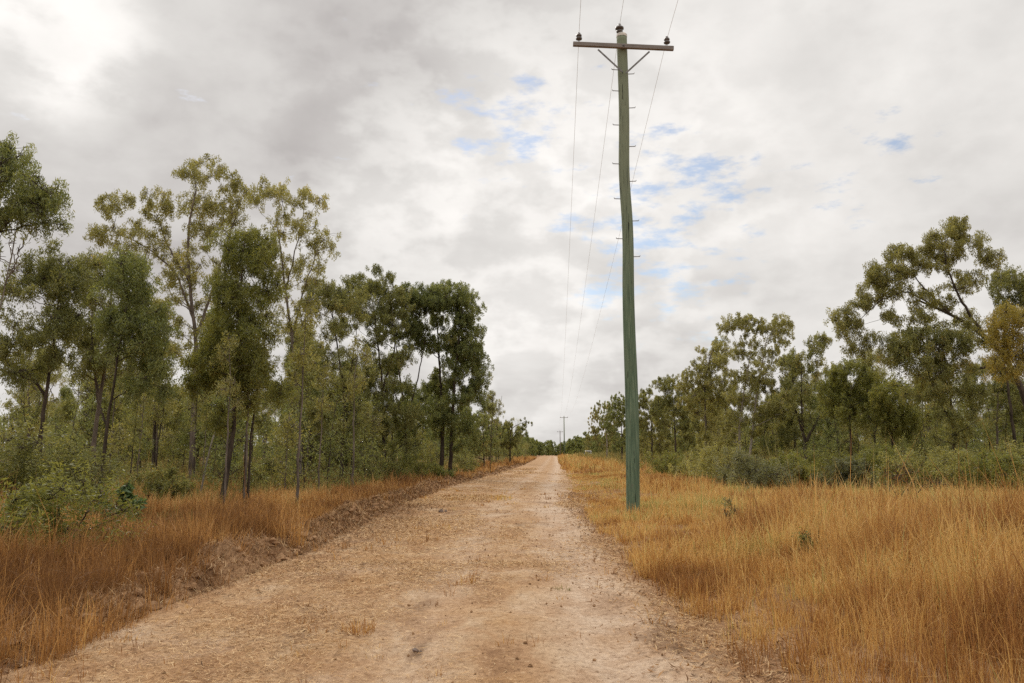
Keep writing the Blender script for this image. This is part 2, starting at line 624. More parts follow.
# ------------------------------------------------------------------ ground, road, bank
def graded(lim0, lim1, fine0, fine1, step, growth):
    a = list(np.arange(fine0, fine1, step))
    s, v = step, a[-1]
    while v < lim1:
        s *= growth
        v += s
        a.append(v)
    s, v, pre = step, fine0, []
    while v > lim0:
        s *= growth
        v -= s
        pre.append(v)
    return np.array(pre[::-1] + a)


def grid_mesh(mb, X, Y, Z):
    ny, nx = X.shape
    v = np.stack([X, Y, Z], -1).reshape(-1, 3)
    i = np.arange(ny - 1)[:, None] * nx
    j = np.arange(nx - 1)[None, :]
    q = np.stack([i + j, i + j + 1, i + nx + j + 1, i + nx + j], -1).reshape(-1, 4)
    mb.add(v, q)


gx = graded(-5000, 5000, -22, 30, 0.18, 1.12)
gy = graded(-60, 7000, 0, 60, 0.18, 1.06)
GX, GY = np.meshgrid(gx, gy)
inside = np.minimum(GX - xl(GY), xr(GY) - GX)
GZ = hg(GX, GY) - 0.16 * sstep(0.05, 0.75, inside)
far = np.hypot(GX, GY)
GZ = np.where(far > 700, -0.3, GZ)
mb = MB()
grid_mesh(mb, GX, GY, GZ)
g = mb.build('ground', GROUNDM, None, True)
sd_ = g.data.attributes.new('sand', 'FLOAT', 'POINT')
sd_.data.foreach_set('value', sstep(-1.6, 0.1, inside + 0.8 * fbm(GX * 0.7, GY * 0.7, 3)).astype(np.float32).ravel())
tag(g, 'dry brown verge and woodland ground on both sides of the track', 'ground', None, 'structure')

ry = graded(-30, 350, 2, 40, 0.07, 1.025)
u = np.linspace(-0.12, 1.12, 130)
U, RY = np.meshgrid(u, ry)
LX, RX = xl(RY), xr(RY)
X = LX + (RX - LX) * U
wob = 0.30 * fbm(RY * 0.8, U * 0 + 3.0, 4)
wob2 = 0.30 * fbm(RY * 0.8 + 40, U * 0 + 9.0, 4)
din = np.minimum(X - LX + wob, RX - X + wob2)          # metres inside the ragged edge
Z = hroad(X, RY) - 0.10 * sstep(0.25, -0.55, din)
cen = (X - (LX + RX) / 2)
Z = Z - 0.03 * (np.exp(-((cen - 0.15) / 0.35) ** 2) + np.exp(-((cen - 1.75) / 0.35) ** 2))
mb = MB()
grid_mesh(mb, X, RY, Z)
road = mb.build('dirt_road', ROADM, None, True)
trk = road.data.attributes.new('track', 'FLOAT', 'POINT')
tv = np.maximum(np.exp(-((cen - 0.25) / 0.45) ** 2) * 0.5, np.exp(-((cen - 1.9) / 0.55) ** 2))
trk.data.foreach_set('value', tv.astype(np.float32).ravel())
tag(road, 'sandy unsealed track strewn with cut dry grass, running straight to the horizon', 'road', None, 'structure')

# windrow of scraped soil on the left edge
by = graded(2, 170, 3, 30, 0.06, 1.03)
bu = np.linspace(-1.05, 1.05, 46)
BU, BY = np.meshgrid(bu, by)
amp = 0.22 + 0.16 * vnoise(BY * 0.35, BY * 0 + 5.0) + 0.10 * vnoise(BY * 1.3, BY * 0 + 2.0)
amp = 0.60 * amp * sstep(6.5, 9.5, BY) * (1 - 0.55 * sstep(40, 120, BY)) * (0.75 + 0.5 * sstep(7, 12, BY))
ctr = xl(BY) - 0.35 + 0.25 * vnoise(BY * 0.6, BY * 0 + 1.0)
X = ctr + BU * 0.62
prof = np.clip(1 - np.abs(BU) ** 1.6, 0, 1)
lump = fbm(X * 3.2, BY * 3.2, 5)
lump2 = np.abs(fbm(X * 5.5 + 30, BY * 5.5, 3))
Z = hg(X, BY) * 0.5 + amp * prof * (1.0 + 1.5 * lump) + 0.22 * lump2 * prof * sstep(4, 7, BY) - 0.07 * (1 - prof) - 0.02
mb = MB()
grid_mesh(mb, X, BY, Z)
bank = mb.build('soil_bank', BANKM, None, False)
tag(bank, 'low ridge of scraped brown soil along the track edge beside the trees', 'bank', None, 'structure')
BANKZ = (by, bu, Z, ctr)

# ------------------------------------------------------------------ utility pole
PD = float(ground_px(633, 514)[1])
base = at(633, 514, PD)
px_pts = [(633.0, 520, 13.4), (633.0, 500, 13.4), (632.7, 460, 13.6), (632.3, 420, 13.4), (631, 375, 13.0), (629.2, 330, 12.3), (628.2, 290, 11.8), (628.2, 247, 11.2), (627.2, 218, 11.0),
          (625.0, 192, 10.8), (623.8, 165, 10.6), (624.2, 135, 10.3), (624.0, 105, 10.1), (622.9, 72, 9.9), (622.1, 50, 9.8), (621.7, 36.5, 9.7)]
pole_pts = np.array([at(a, b_, PD) for a, b_, w in px_pts])
pole_rad = np.array([w * np.linalg.norm(p - np.array([0, 0, EYE])) / math.hypot(F, 110) / 2 * 0.985 for (a, b_, w), p in zip(px_pts, pole_pts)])
pole_pts[0, 2] = -0.4


def resample(P, Rr, n):
    s = np.concatenate([[0], np.cumsum(np.linalg.norm(np.diff(P, axis=0), axis=1))])
    t = np.linspace(0, s[-1], n)
    k = np.ones(7) / 7
    out = np.stack([np.interp(t, s, P[:, i]) for i in range(3)], -1)
    sm = out.copy()
    for i in range(3):
        sm[3:-3, i] = np.convolve(out[:, i], k, 'valid')
    return sm, np.interp(t, s, Rr)


PP, PR = resample(pole_pts, pole_rad, 110)
pole = empty('utility_pole', tuple(base))
tag(pole, 'tall crooked green timber power pole with crossarm standing in golden grass', 'utility pole', 'power poles along the track')


def rel(p):
    return np.asarray(p, float) - base


mb = MB()
mb.tube(PP - base, PR, 18)
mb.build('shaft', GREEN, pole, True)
top = PP[-1]
mb = MB()
mb.lathe(rel(top) + [0, 0, -0.03], (0, 0, 1), [(0, PR[-1] * 1.05), (0.07, PR[-1] * 1.06), (0.10, PR[-1] * 0.9), (0.12, PR[-1] * 0.5)], 16)
mb.build('top_cap', CAPM, pole)
# crossarm bolted to the camera side of the shaft
adir = at(673.5, 48.5, PD - 0.2) - at(573.0, 44.0, PD - 0.2)
alen = np.linalg.norm(adir)
adir = adir / alen
fwd = np.array([0, 1.0, 0])
upv = np.cross(adir, fwd)
arm_c = at(623.3, 46.3, PD - 0.2)
mb = MB()
mb.box(rel(arm_c), adir, fwd, upv, alen / 2, 0.05, 0.062, 0.012)
arm = mb.build('crossarm', GREYT, pole)
mb = MB()
mb.lathe(rel(arm_c) + [0, -0.052, 0], (0, -1, 0), [(0, 0.035), (0.012, 0.035), (0.013, 0.018), (0.04, 0.018)], 10)
mb.build('bolt', STEEL, arm)
for (pa, pb) in (((598, 49.5), (622.5, 72)), ((649.5, 51.5), (626, 73))):
    a = rel(at(*pa, PD - 0.27))
    b_ = rel(at(*pb, PD - 0.22))
    d = b_ - a
    mb = MB()
    mb.box((a + b_) / 2, d, np.cross(d, fwd), fwd, np.linalg.norm(d) / 2, 0.024, 0.008, 0.004)
    mb.build('brace', STEEL, pole)


def insulator(p, s, big=False):
    mb = MB()
    prof = [(0.0, 0.035), (0.02, 0.075), (0.05, 0.08), (0.065, 0.045), (0.085, 0.05), (0.10, 0.07), (0.135, 0.066), (0.15, 0.04), (0.175, 0.04), (0.19, 0.03)]
    if big:
        prof = [(0.0, 0.04), (0.02, 0.085), (0.07, 0.088), (0.085, 0.05), (0.10, 0.055), (0.115, 0.115), (0.16, 0.112), (0.20, 0.06), (0.215, 0.045), (0.25, 0.042), (0.265, 0.03)]
    mb.lathe(p, (0, 0, 1), [(h * s, r * s) for h, r in prof], 14)
    o = mb.build('insulator', BROWNP, pole, True)
    mb = MB()
    mb.tube([np.asarray(p) - [0, 0, 0.16], np.asarray(p) + [0, 0, 0.02]], 0.012, 6)
    mb.build('pin', STEEL, o)


armL = at(579.0, 42.2, PD - 0.2)
armR = at(667.0, 46.0, PD - 0.2)
insulator(rel(armL) + [0, 0, 0.06], 1.15)
insulator(rel(armR) + [0, 0, 0.06], 1.15)
insulator(rel(top) + [-0.06, -0.02, 0.09], 1.05, True)
bolts = [(71.5, -1), (72.5, 1), (90, -1), (107.5, 1), (124.5, -1), (144.5, 1), (162.5, -1), (181.5, 1), (201, -1), (220, 1), (238, -1), (257, 1)]
for (py, s) in bolts:
    i = int(np.argmin(np.abs(PP[:, 2] - at(625, py, PD)[2])))
    p = PP[i] - base
    mb = MB()
    x0 = PR[i] * 0.8 * s
    mb.tube([p + [x0, 0, 0], p + [x0 + 0.19 * s, -0.02, 0.0], p + [x0 + 0.20 * s, -0.02, 0.03]], 0.011, 6)
    mb.build('step_bolt', STEEL, pole)

# poles further along the line
def far_pole(px, ytop, D, label):
    b0 = at(px, 452, D)
    b0[2] = 0
    t0 = at(px, ytop, D)
    o = empty('utility_pole', tuple(b0))
    tag(o, label, 'utility pole', 'power poles along the track')
    h = t0[2]
    mb = MB()
    mb.tube([(0, 0, -0.4), (0.02, 0, h * 0.5), (0, 0, h)], [0.19, 0.17, 0.14], 10)
    mb.build('shaft', GREYT if D > 300 else GREEN, o, True)
    mb = MB()
    mb.box((0, -0.16, h - 0.35), (1, 0, 0), (0, 1, 0), (0, 0, 1), 1.25, 0.05, 0.065)
    mb.build('crossarm', GREYT, o)
    for x in (-1.15, 0, 1.15):
        mb = MB()
        mb.lathe((x, -0.16 if x else 0, h - 0.28 if x else h), (0, 0, 1), [(0, 0.05), (0.05, 0.09), (0.12, 0.09), (0.18, 0.05)], 8)
        mb.build('insulator', BROWNP, o, True)
    return b0, h


P2 = far_pole(564.3, 416.5, 255, 'distant dark power pole rising above the treeline at the end of the track')
P3 = far_pole(560.2, 431, 335, 'most distant and palest power pole, just beside the taller one at the track end')


def wire(name_pts, label):
    mb = MB()
    pts, rad = [], []
    spans = [(-0.55, 0.0), (0.0, 1.0), (1.0, 2.0)]
    A = name_pts
    for (p, q_, t0, t1, n, sag) in A:
        for t in np.linspace(t0, t1, n)[(1 if pts else 0):]:
            v = p + (q_ - p) * t
            v = v - np.array([0, 0, 4 * sag * t * (1 - t)])
            pts.append(v)
    pts = np.array(pts)
    o3 = pts[0].copy()
    mb.tube(pts - o3, 0.005, 5)
    o = mb.build('power_line', WIREM)
    o.location = tuple(o3)
    tag(o, label, 'wire', 'wires strung between the power poles')


ldir = (P2[0] - base)
for off, p1, label in ((-1.15, armL + [0, 0, 0.2], 'thin overhead wire on the crossarm end nearer the track'),
                       (0.0, top + [-0.06, -0.02, 0.30], 'thin overhead wire on the insulator at the very top of the green pole'),
                       (1.15, armR + [0, 0, 0.2], 'thin overhead wire on the crossarm end over the tall grass')):
    h2 = P2[1] - (0.10 if off else -0.18)
    h3 = P3[1] - (0.10 if off else -0.18)
    p2 = P2[0] + np.array([off, -0.16, h2])
    p3 = P3[0] + np.array([off, -0.16, h3])
    p0 = p1 - np.array([ldir[0], ldir[1], 0])
    wire([(p0, p1, 0.70, 1.0, 24, 2.2), (p1, p2, 0.0, 1.0, 70, 2.6), (p2, p3, 0.0, 1.0, 30, 2.0)], label)

# ------------------------------------------------------------------ trees
def leaves(mb, C, n_each, rng, sd, L, Wd, droop=0.75, tint0=None):
    """n_each leaves round every centre of C"""
    C = np.repeat(C, n_each, axis=0)
    n = len(C)
    of = rng.normal(0, 1, (n, 3))
    of *= (rng.uniform(0, 1, (n, 1)) ** 0.4) / np.linalg.norm(of, axis=1)[:, None]
    P = C + of * np.array([sd * 1.05, sd * 1.05, sd * 1.55]) + np.array([0, 0, -0.5 * sd])
    ax = rng.normal(0, 1, (n, 3))
    ax[:, 2] = ax[:, 2] * 0.6 - droop * 1.3
    ax /= np.linalg.norm(ax, axis=1)[:, None]
    sd_ = np.cross(ax, rng.normal(0, 1, (n, 3)))
    sd_ /= np.linalg.norm(sd_, axis=1)[:, None] + 1e-9
    ln = L * rng.uniform(0.65, 1.3, (n, 1))
    w = Wd * rng.uniform(0.7, 1.3, (n, 1))
    a = P - ax * ln * 0.5
    c = P + ax * ln * 0.5
    m1 = P - ax * ln * 0.06 + sd_ * w * 0.5
    m2 = P - ax * ln * 0.06 - sd_ * w * 0.5
    v = np.stack([a, m1, c, m2], 1).reshape(-1, 3)
    q = np.arange(n * 4).reshape(-1, 4)
    t = rng.uniform(0, 1, n) ** 1.3 * 0.85
    if tint0 is not None:
        t = np.clip(t * 0.6 + np.repeat(tint0, n_each) * 0.5, 0, 1)
    mb.add(v, q, None, t)


class Skel:
    def __init__(self, rng):
        self.P, self.R = [], []
        self.rng = rng

    def add(self, pts, rad):
        for p, r in zip(pts, rad):
            self.P.append(p)
            self.R.append(r)

    def reach(self, mb, c, rmin, ns=5):
        P = np.array(self.P)
        Rr = np.array(self.R)
        d = np.linalg.norm(P - c, axis=1)
        hd = np.linalg.norm((P - c)[:, :2], axis=1)
        over = np.maximum(0, P[:, 2] - (c[2] - 0.35 * hd))
        cost = d + 1.8 * over + 0.25 * np.maximum(0, 0.03 - Rr) * 20
        i = int(np.argmin(cost))
        a = P[i]
        L = d[i]
        if L < 0.08:
            return
        mid = a * 0.5 + c * 0.5 + np.array([0, 0, -0.06 * L + 0.10 * L * self.rng.uniform(-1, 1)]) + self.rng.normal(0, 0.06 * L, 3)
        n = 6
        t = np.linspace(0, 1, n)[:, None]
        pts = a * (1 - t) ** 2 + 2 * mid * t * (1 - t) + c * t ** 2
        pts[1:-1] += self.rng.normal(0, 0.022 * L, (n - 2, 3))
        r0 = min(Rr[i] * 0.72, 0.012 + 0.017 * L)
        rad = np.linspace(r0, max(rmin, r0 * 0.35), n)
        mb.tube(pts, rad, ns, False)
        self.add(pts[1:], rad[1:])


def smooth_path(P, n):
    P = np.asarray(P, float)
    s = np.concatenate([[0], np.cumsum(np.linalg.norm(np.diff(P, axis=0), axis=1))])
    t = np.linspace(0, s[-1], n)
    out = np.stack([np.interp(t, s, P[:, i]) for i in range(3)], -1)
    for _ in range(2):
        out[1:-1] = 0.25 * out[:-2] + 0.5 * out[1:-1] + 0.25 * out[2:]
    return out


def grow(seed, trunks, clumps, base_r, cr, tufts, per, L, Wd, sd=0.17, droop=0.75, twig_r=0.006, bare=False):
    """trunks: list of polylines (first starts on the ground); clumps: (n,3) centres, all local"""
    rng = np.random.RandomState(seed)
    wood, leaf = MB(), MB()
    sk = Skel(rng)
    for k, T in enumerate(trunks):
        pts = smooth_path(T, 18)
        hgt = max(0.5, pts[-1, 2] - trunks[0][0][2])
        s = np.linspace(0, 1, len(pts))
        if k == 0:
            rad = 0.78 * base_r * (1 - 0.78 * s) * (1 + 0.5 * np.exp(-s * 16))
        else:
            P = np.array(sk.P)
            i = int(np.argmin(np.linalg.norm(P - pts[0], axis=1)))
            r0 = sk.R[i] * 0.85 if np.linalg.norm(P[i] - pts[0]) < 0.8 else base_r * 0.9
            rad = r0 * (1 - 0.75 * s)
        rad = np.maximum(rad, 0.012)
        wob = rng.normal(0, 0.012, pts.shape) * (0.5 + hgt * 0.1)
        wob[0] = 0
        pts = pts + wob
        wood.tube(pts, rad, 9 if base_r > 0.05 else 6)
        sk.add(pts[1:], rad[1:])
    clumps = np.asarray(clumps, float).reshape(-1, 3)
    if len(clumps):
        P = np.array(sk.P)
        dd = np.min(np.linalg.norm(P[None] - clumps[:, None], axis=2), axis=1)
        tt = []
        tnt = []
        for ci in np.argsort(dd):
            c = clumps[ci]
            cr_ = cr * rng.uniform(0.65, 1.4)
            sk.reach(wood, c, twig_r * 1.6)
            k = max(3, int(tufts * (cr_ / cr) * rng.uniform(0.8, 1.3)))
            dirs = rng.normal(0, 1, (k, 3))
            dirs /= np.linalg.norm(dirs, axis=1)[:, None]
            rr = rng.uniform(0.25, 1.15, (k, 1))
            tp = c + dirs * rr * cr_ * np.array([1.0, 1.0, 0.8]) * rng.uniform(0.8, 1.2)
            tone = np.clip(rng.normal(0.45, 0.2), 0, 1)
            for q_ in tp:
                m_ = (c + q_) / 2 + rng.normal(0, 0.05, 3) + [0, 0, 0.05]
                wood.tube([c, m_, q_], [twig_r * 1.5, twig_r, twig_r * 0.6], 3, False)
            tt.append(tp)
            tnt.append(np.clip(tone + rng.normal(0, 0.12, k), 0, 1))
        if not bare:
            leaves(leaf, np.concatenate(tt), per, rng, sd, L, Wd, droop, np.concatenate(tnt))
    return wood, leaf


def px_clumps(ells, D, rng, gap, depth=0.8, dens=1.75):
    out = []
    for (cx, cy, rx, ry, n) in ells:
        n = int(n * dens + 0.5) if n > 1 else 1
        got = 0
        for tries in range(n * 12):
            if got >= n:
                break
            a, r_ = rng.uniform(0, 2 * math.pi), math.sqrt(rng.uniform(0, 1))
            x, y = cx + rx * r_ * math.cos(a), cy + ry * r_ * math.sin(a)
            dz = rng.uniform(-1, 1) * math.sqrt(max(0, 1 - r_ * r_) + 0.15) * max(rx, ry) * D / F * depth * 1.3
            p = at(x, y, D + dz)
            if out and n > 1 and np.min(np.linalg.norm(np.array(out) - p, axis=1)) < gap and tries < n * 9:
                continue
            out.append(p)
            got += 1
    return np.array(out)


_seed = [100]


def tree(label, D, trunks, ells, base_r=0.11, cr=0.55, tufts=11, per=38, L=0.13, Wd=0.034, leafm='leaf_olive', bark='bark_dark', name='gum_tree',
         cat='tree', group='trees along the track', depth=0.8, sd=0.135, droop=0.9, bare=False, gap=0.35, dens=1.75):
    _seed[0] += 1
    rng = np.random.RandomState(_seed[0])
    b0 = at(trunks[0][0][0], 470, D)
    b0[2] = float(hg(b0[0], b0[1])) - 0.05
    Ts = []
    for k, T in enumerate(trunks):
        dz = rng.uniform(-0.15, 0.15) * D / 25
        pts = [at(x, y, D + (dz * i / max(1, len(T) - 1) * 3)) - b0 for i, (x, y) in enumerate(T)]
        if k == 0:
            pts[0] = np.array([0.0, 0, 0])
        Ts.append(pts)
    cl = px_clumps(ells, D, rng, gap, depth, dens) - b0 if ells else np.zeros((0, 3))
    wood, leaf = grow(_seed[0], Ts, cl, base_r, cr, tufts, per, L, Wd, sd, droop, bare=bare)
    o = empty(name, tuple(b0))
    tag(o, label, cat, group)
    wood.build('trunk', MATS[bark], o, True)
    if not bare:
        leaf.build('crown', MATS[leafm], o)
    return o


LG = 'trees on the bank side of the track'
RG = 'trees behind the golden grass'
# -- bank side, from the frame edge towards the track
tree('dense dark gum hanging over the woodland edge, its trunk beyond the frame', 15, [[(-75, 500), (-72, 400), (-60, 300), (-35, 240), (-10, 205)], [(-60, 300), (-20, 238), (30, 225)]],
     [(12, 182, 38, 28, 11), (40, 200, 14, 18, 5), (5, 162, 18, 12, 4), (-45, 170, 50, 50, 12), (20, 215, 30, 10, 4), (57, 222, 5, 8, 1)], 0.14, 0.34, 9, 36, 0.10, 0.02, 'leaf_dark', group=LG, sd=0.10)
tree('bare grey dead sapling leaning beneath the overhanging dark crown', 16, [[(-14, 505), (-10, 400), (-4, 330), (5, 285), (14, 240), (19, 222)], [(-4, 330), (-6, 300), (-12, 270)], [(5, 285), (16, 262), (26, 236)]],
     [(10, 260, 14, 22, 5)], 0.035, 0.16, 3, 1, bark='dead_wood', name='dead_tree', group=LG, bare=True)
tree('slender gum with a leaning dark trunk below the dead sapling', 24, [[(34, 495), (40, 440), (47, 390), (55, 340), (60, 285)], [(45, 395), (25, 368), (-5, 378)]],
     [(48, 268, 26, 25, 9), (36, 305, 36, 35, 10), (25, 355, 32, 28, 7), (62, 330, 22, 30, 6), (70, 285, 14, 22, 4)], 0.11, 0.42, 12, 40, 0.12, 0.027, 'leaf_olive', group=LG)
tree('twin stemmed gum with a pale lower trunk in the roadside row', 27, [[(93, 480), (95, 430), (103, 380), (111, 330), (112, 275)], [(99, 400), (92, 350), (92, 295)]],
     [(95, 272, 20, 14, 6), (88, 315, 30, 32, 9), (122, 265, 20, 14, 5), (125, 300, 22, 28, 7), (105, 360, 30, 22, 6)], 0.12, 0.42, 12, 40, 0.12, 0.028, 'leaf_olive', 'bark_grey', group=LG)
tree('thin crooked gum bending right, its black stem in front of a paler trunk', 21, [[(99, 505), (104, 455), (107, 420), (117, 365), (128, 300)], [(107, 425), (97, 400), (96, 385)]],
     [(142, 325, 24, 32, 9), (130, 278, 18, 22, 7), (150, 370, 25, 24, 6), (118, 330, 16, 22, 4)], 0.075, 0.36, 12, 40, 0.11, 0.025, 'leaf_dark', group=LG)
tree('tallest open crowned gum, its tufts spread high above the left row', 34, [[(192, 470), (194, 410), (197, 345), (190, 290), (186, 240), (196, 190)], [(194, 320), (175, 270), (150, 250), (125, 235)], [(197, 335), (214, 285), (228, 240), (240, 205)], [(188, 280), (165, 240), (157, 215)]],
     [(115, 205, 18, 10, 5), (130, 235, 26, 12, 5), (103, 233, 9, 8, 2), (157, 203, 16, 14, 6), (150, 235, 20, 18, 5), (205, 170, 24, 12, 7), (234, 186, 16, 16, 5), (200, 205, 22, 13, 5), (188, 235, 25, 18, 5), (225, 215, 18, 12, 4), (178, 262, 30, 22, 7), (165, 300, 28, 28, 7), (205, 285, 20, 25, 5), (190, 335, 26, 25, 5)],
     0.17, 0.42, 9, 34, 0.13, 0.032, 'leaf_khaki', 'bark_grey', group=LG, gap=0.6)
tree('bushy upright gum with a straight dark stem in front of the tallest tree', 23, [[(222, 520), (232, 450), (237, 380), (240, 300), (245, 240)]],
     [(246, 250, 24, 22, 10), (246, 290, 34, 32, 14), (240, 335, 36, 28, 11), (212, 370, 28, 24, 6), (265, 375, 28, 26, 6), (245, 415, 34, 14, 2)], 0.10, 0.40, 13, 42, 0.12, 0.024, 'leaf_bright', group=LG, droop=1.0)
tree('tall thin crowned gum behind the bushy upright one, reaching out to its right', 37, [[(300, 470), (297, 400), (292, 340), (284, 280), (276, 220)], [(292, 340), (303, 290), (318, 250)], [(286, 290), (298, 240), (304, 210)]],
     [(270, 195, 22, 12, 6), (308, 200, 14, 10, 4), (292, 225, 24, 15, 6), (322, 243, 12, 12, 4), (305, 268, 24, 18, 6), (318, 290, 12, 14, 3), (280, 258, 22, 18, 5), (292, 310, 28, 28, 7)], 0.14, 0.42, 9, 34, 0.13, 0.033, 'leaf_khaki', 'bark_grey', group=LG, gap=0.6)
tree('forked feathery gum growing from the rusty grass in mid row', 35, [[(342, 490), (342, 440), (345, 400), (338, 350), (332, 310)], [(345, 402), (353, 360), (357, 325)]],
     [(325, 298, 20, 14, 6), (345, 308, 25, 20, 8), (330, 345, 28, 25, 7), (312, 380, 20, 32, 7), (355, 380, 24, 28, 6), (340, 425, 35, 22, 6)], 0.11, 0.42, 11, 38, 0.13, 0.03, 'leaf_olive', group=LG)
tree('narrow young gum with pale feathery foliage beside the forked gum', 40, [[(312, 490), (310, 430), (306, 380), (305, 335)]],
     [(304, 345, 22, 25, 8), (298, 390, 28, 30, 9), (310, 430, 30, 20, 6)], 0.08, 0.45, 11, 38, 0.13, 0.032, 'leaf_olive', group=LG)
tree('round topped tall gum between the forked gum and the last dense clump', 44, [[(385, 475), (384, 420), (380, 360), (372, 300)], [(382, 390), (395, 350), (392, 310)]],
     [(370, 282, 22, 14, 9), (352, 298, 20, 16, 6), (386, 303, 22, 22, 8), (368, 325, 34, 20, 9), (385, 365, 28, 32, 9), (362, 415, 30, 34, 9), (392, 420, 24, 28, 7)], 0.14, 0.5, 13, 40, 0.14, 0.034, 'leaf_olive', group=LG, dens=2.1)
tree('many branched gum whose thin forks show under its crown, left of twin trunks', 47, [[(405, 480), (406, 420), (399, 370), (394, 330)], [(406, 420), (418, 380), (428, 320)], [(405, 425), (394, 390), (386, 360)]],
     [(414, 296, 20, 14, 8), (430, 296, 18, 12, 6), (400, 322, 22, 22, 8), (418, 330, 22, 20, 6), (412, 410, 25, 28, 5)], 0.12, 0.5, 13, 42, 0.14, 0.036, 'leaf_dark', group=LG, dens=2.1)
tree('big dense gum with twin dark trunks, the last tall one before the open sky', 48, [[(441, 475), (443, 420), (440, 370), (436, 310)], [(450, 475), (452, 425), (455, 370), (462, 310)]],
     [(450, 294, 22, 11, 9), (464, 308, 16, 14, 7), (438, 322, 25, 22, 10), (468, 343, 17, 18, 8), (450, 358, 26, 24, 12), (475, 378, 12, 16, 6), (443, 400, 26, 25, 9), (468, 408, 20, 22, 6), (455, 432, 26, 18, 6)],
     0.17, 0.52, 14, 44, 0.14, 0.038, 'leaf_dark', group=LG, dens=2.1)
tree('thin half bare sapling with upright twigs beside the track bank', 58, [[(490, 474), (491, 440), (493, 392)], [(491, 440), (487, 415), (484, 398)], [(491, 432), (498, 412), (502, 396)]],
     [(492, 425, 9, 18, 5)], 0.05, 0.4, 5, 3, 0.12, 0.03, 'leaf_olive', 'bark_dark', group=LG)
tree('low bushy gum crowding the bank past the half bare sapling', 72, [[(484, 462), (484, 440), (482, 425)]], [(482, 432, 17, 17, 11), (470, 445, 16, 12, 5)], 0.10, 0.6, 13, 34, 0.17, 0.05, 'leaf_dark', group=LG)
tree('small rounded gum with one long bare leader, far down the bank', 100, [[(510, 460), (510, 445), (511, 428), (526, 421)]], [(508, 434, 15, 12, 12), (500, 447, 14, 8, 5), (526, 421, 2, 2, 1)], 0.13, 0.7, 13, 30, 0.22, 0.07, 'leaf_olive', group=LG)

# -- grass side
tree('pale trunked gum at the far end of the treeline across the grass', 135, [[(607, 458), (607, 440), (604, 420)]], [(606, 420, 14, 16, 12), (600, 437, 10, 12, 6), (594, 430, 3, 3, 1)], 0.2, 1.0, 13, 30, 0.26, 0.085, 'leaf_olive', 'bark_pale', group=RG, gap=0.8)
tree('rounded dark gum just left of the green pole, far across the grass', 110, [[(622, 460), (622, 440), (621, 415)]], [(622, 410, 13, 14, 10), (616, 428, 14, 18, 8), (632, 425, 12, 20, 7)], 0.18, 0.85, 13, 32, 0.22, 0.07, 'leaf_dark', group=RG, gap=0.7)
tree('mid height gum just right of the green pole with a split crown', 88, [[(652, 460), (652, 435), (650, 405)]], [(647, 400, 12, 9, 6), (655, 420, 18, 18, 9), (642, 425, 12, 20, 7)], 0.15, 0.7, 13, 34, 0.2, 0.06, 'leaf_olive', group=RG, gap=0.6)
tree('loose crowned gum with a tuft standing clear on its left shoulder', 76, [[(676, 462), (675, 430), (672, 395)]], [(668, 386, 10, 8, 5), (682, 402, 16, 18, 9), (690, 430, 18, 22, 8), (663, 415, 10, 16, 4)], 0.14, 0.62, 13, 36, 0.18, 0.05, 'leaf_olive', group=RG, gap=0.6)
tree('tall khaki gum stepping up to the summit crown of the far treeline', 62, [[(706, 464), (706, 425), (704, 385), (712, 350)]], [(700, 372, 14, 12, 6), (716, 352, 16, 13, 7), (705, 398, 22, 20, 10), (690, 388, 12, 14, 5), (722, 385, 16, 18, 6), (710, 430, 22, 18, 6)], 0.15, 0.58, 12, 36, 0.16, 0.045, 'leaf_khaki', 'bark_grey', group=RG, gap=0.55)
tree('highest gum of the far treeline with twin pale trunks behind the grey bush', 58, [[(741, 466), (739, 430), (745, 385), (752, 345)], [(749, 466), (753, 425), (758, 385), (768, 335)]],
     [(772, 324, 18, 9, 6), (750, 324, 14, 9, 5), (728, 327, 7, 8, 2), (757, 345, 24, 12, 7), (781, 335, 8, 10, 2), (738, 365, 22, 16, 6), (765, 370, 26, 20, 9), (755, 400, 30, 22, 10), (785, 398, 16, 24, 6), (735, 425, 20, 18, 5)],
     0.13, 0.55, 11, 36, 0.16, 0.045, 'leaf_khaki', 'bark_pale', group=RG, gap=0.6)
tree('gum with a dark trunk forked low like a wishbone behind the shrubs', 50, [[(806, 466), (805, 440), (797, 412), (780, 388)], [(806, 442), (820, 415), (838, 395)], [(803, 430), (801, 395), (802, 365)]],
     [(800, 362, 20, 12, 7), (815, 348, 9, 8, 2), (824, 343, 6, 7, 2), (790, 392, 20, 16, 6), (824, 378, 18, 18, 6), (808, 408, 22, 12, 3)], 0.19, 0.48, 11, 38, 0.14, 0.04, 'leaf_olive', group=RG, gap=0.5)
tree('bright green rounded gum right of the wishbone trunk', 43, [[(852, 468), (850, 425), (851, 385)]], [(850, 374, 22, 13, 10), (835, 390, 14, 16, 7), (868, 390, 18, 16, 8), (850, 408, 28, 16, 9)], 0.11, 0.46, 13, 42, 0.13, 0.034, 'leaf_bright', group=RG)
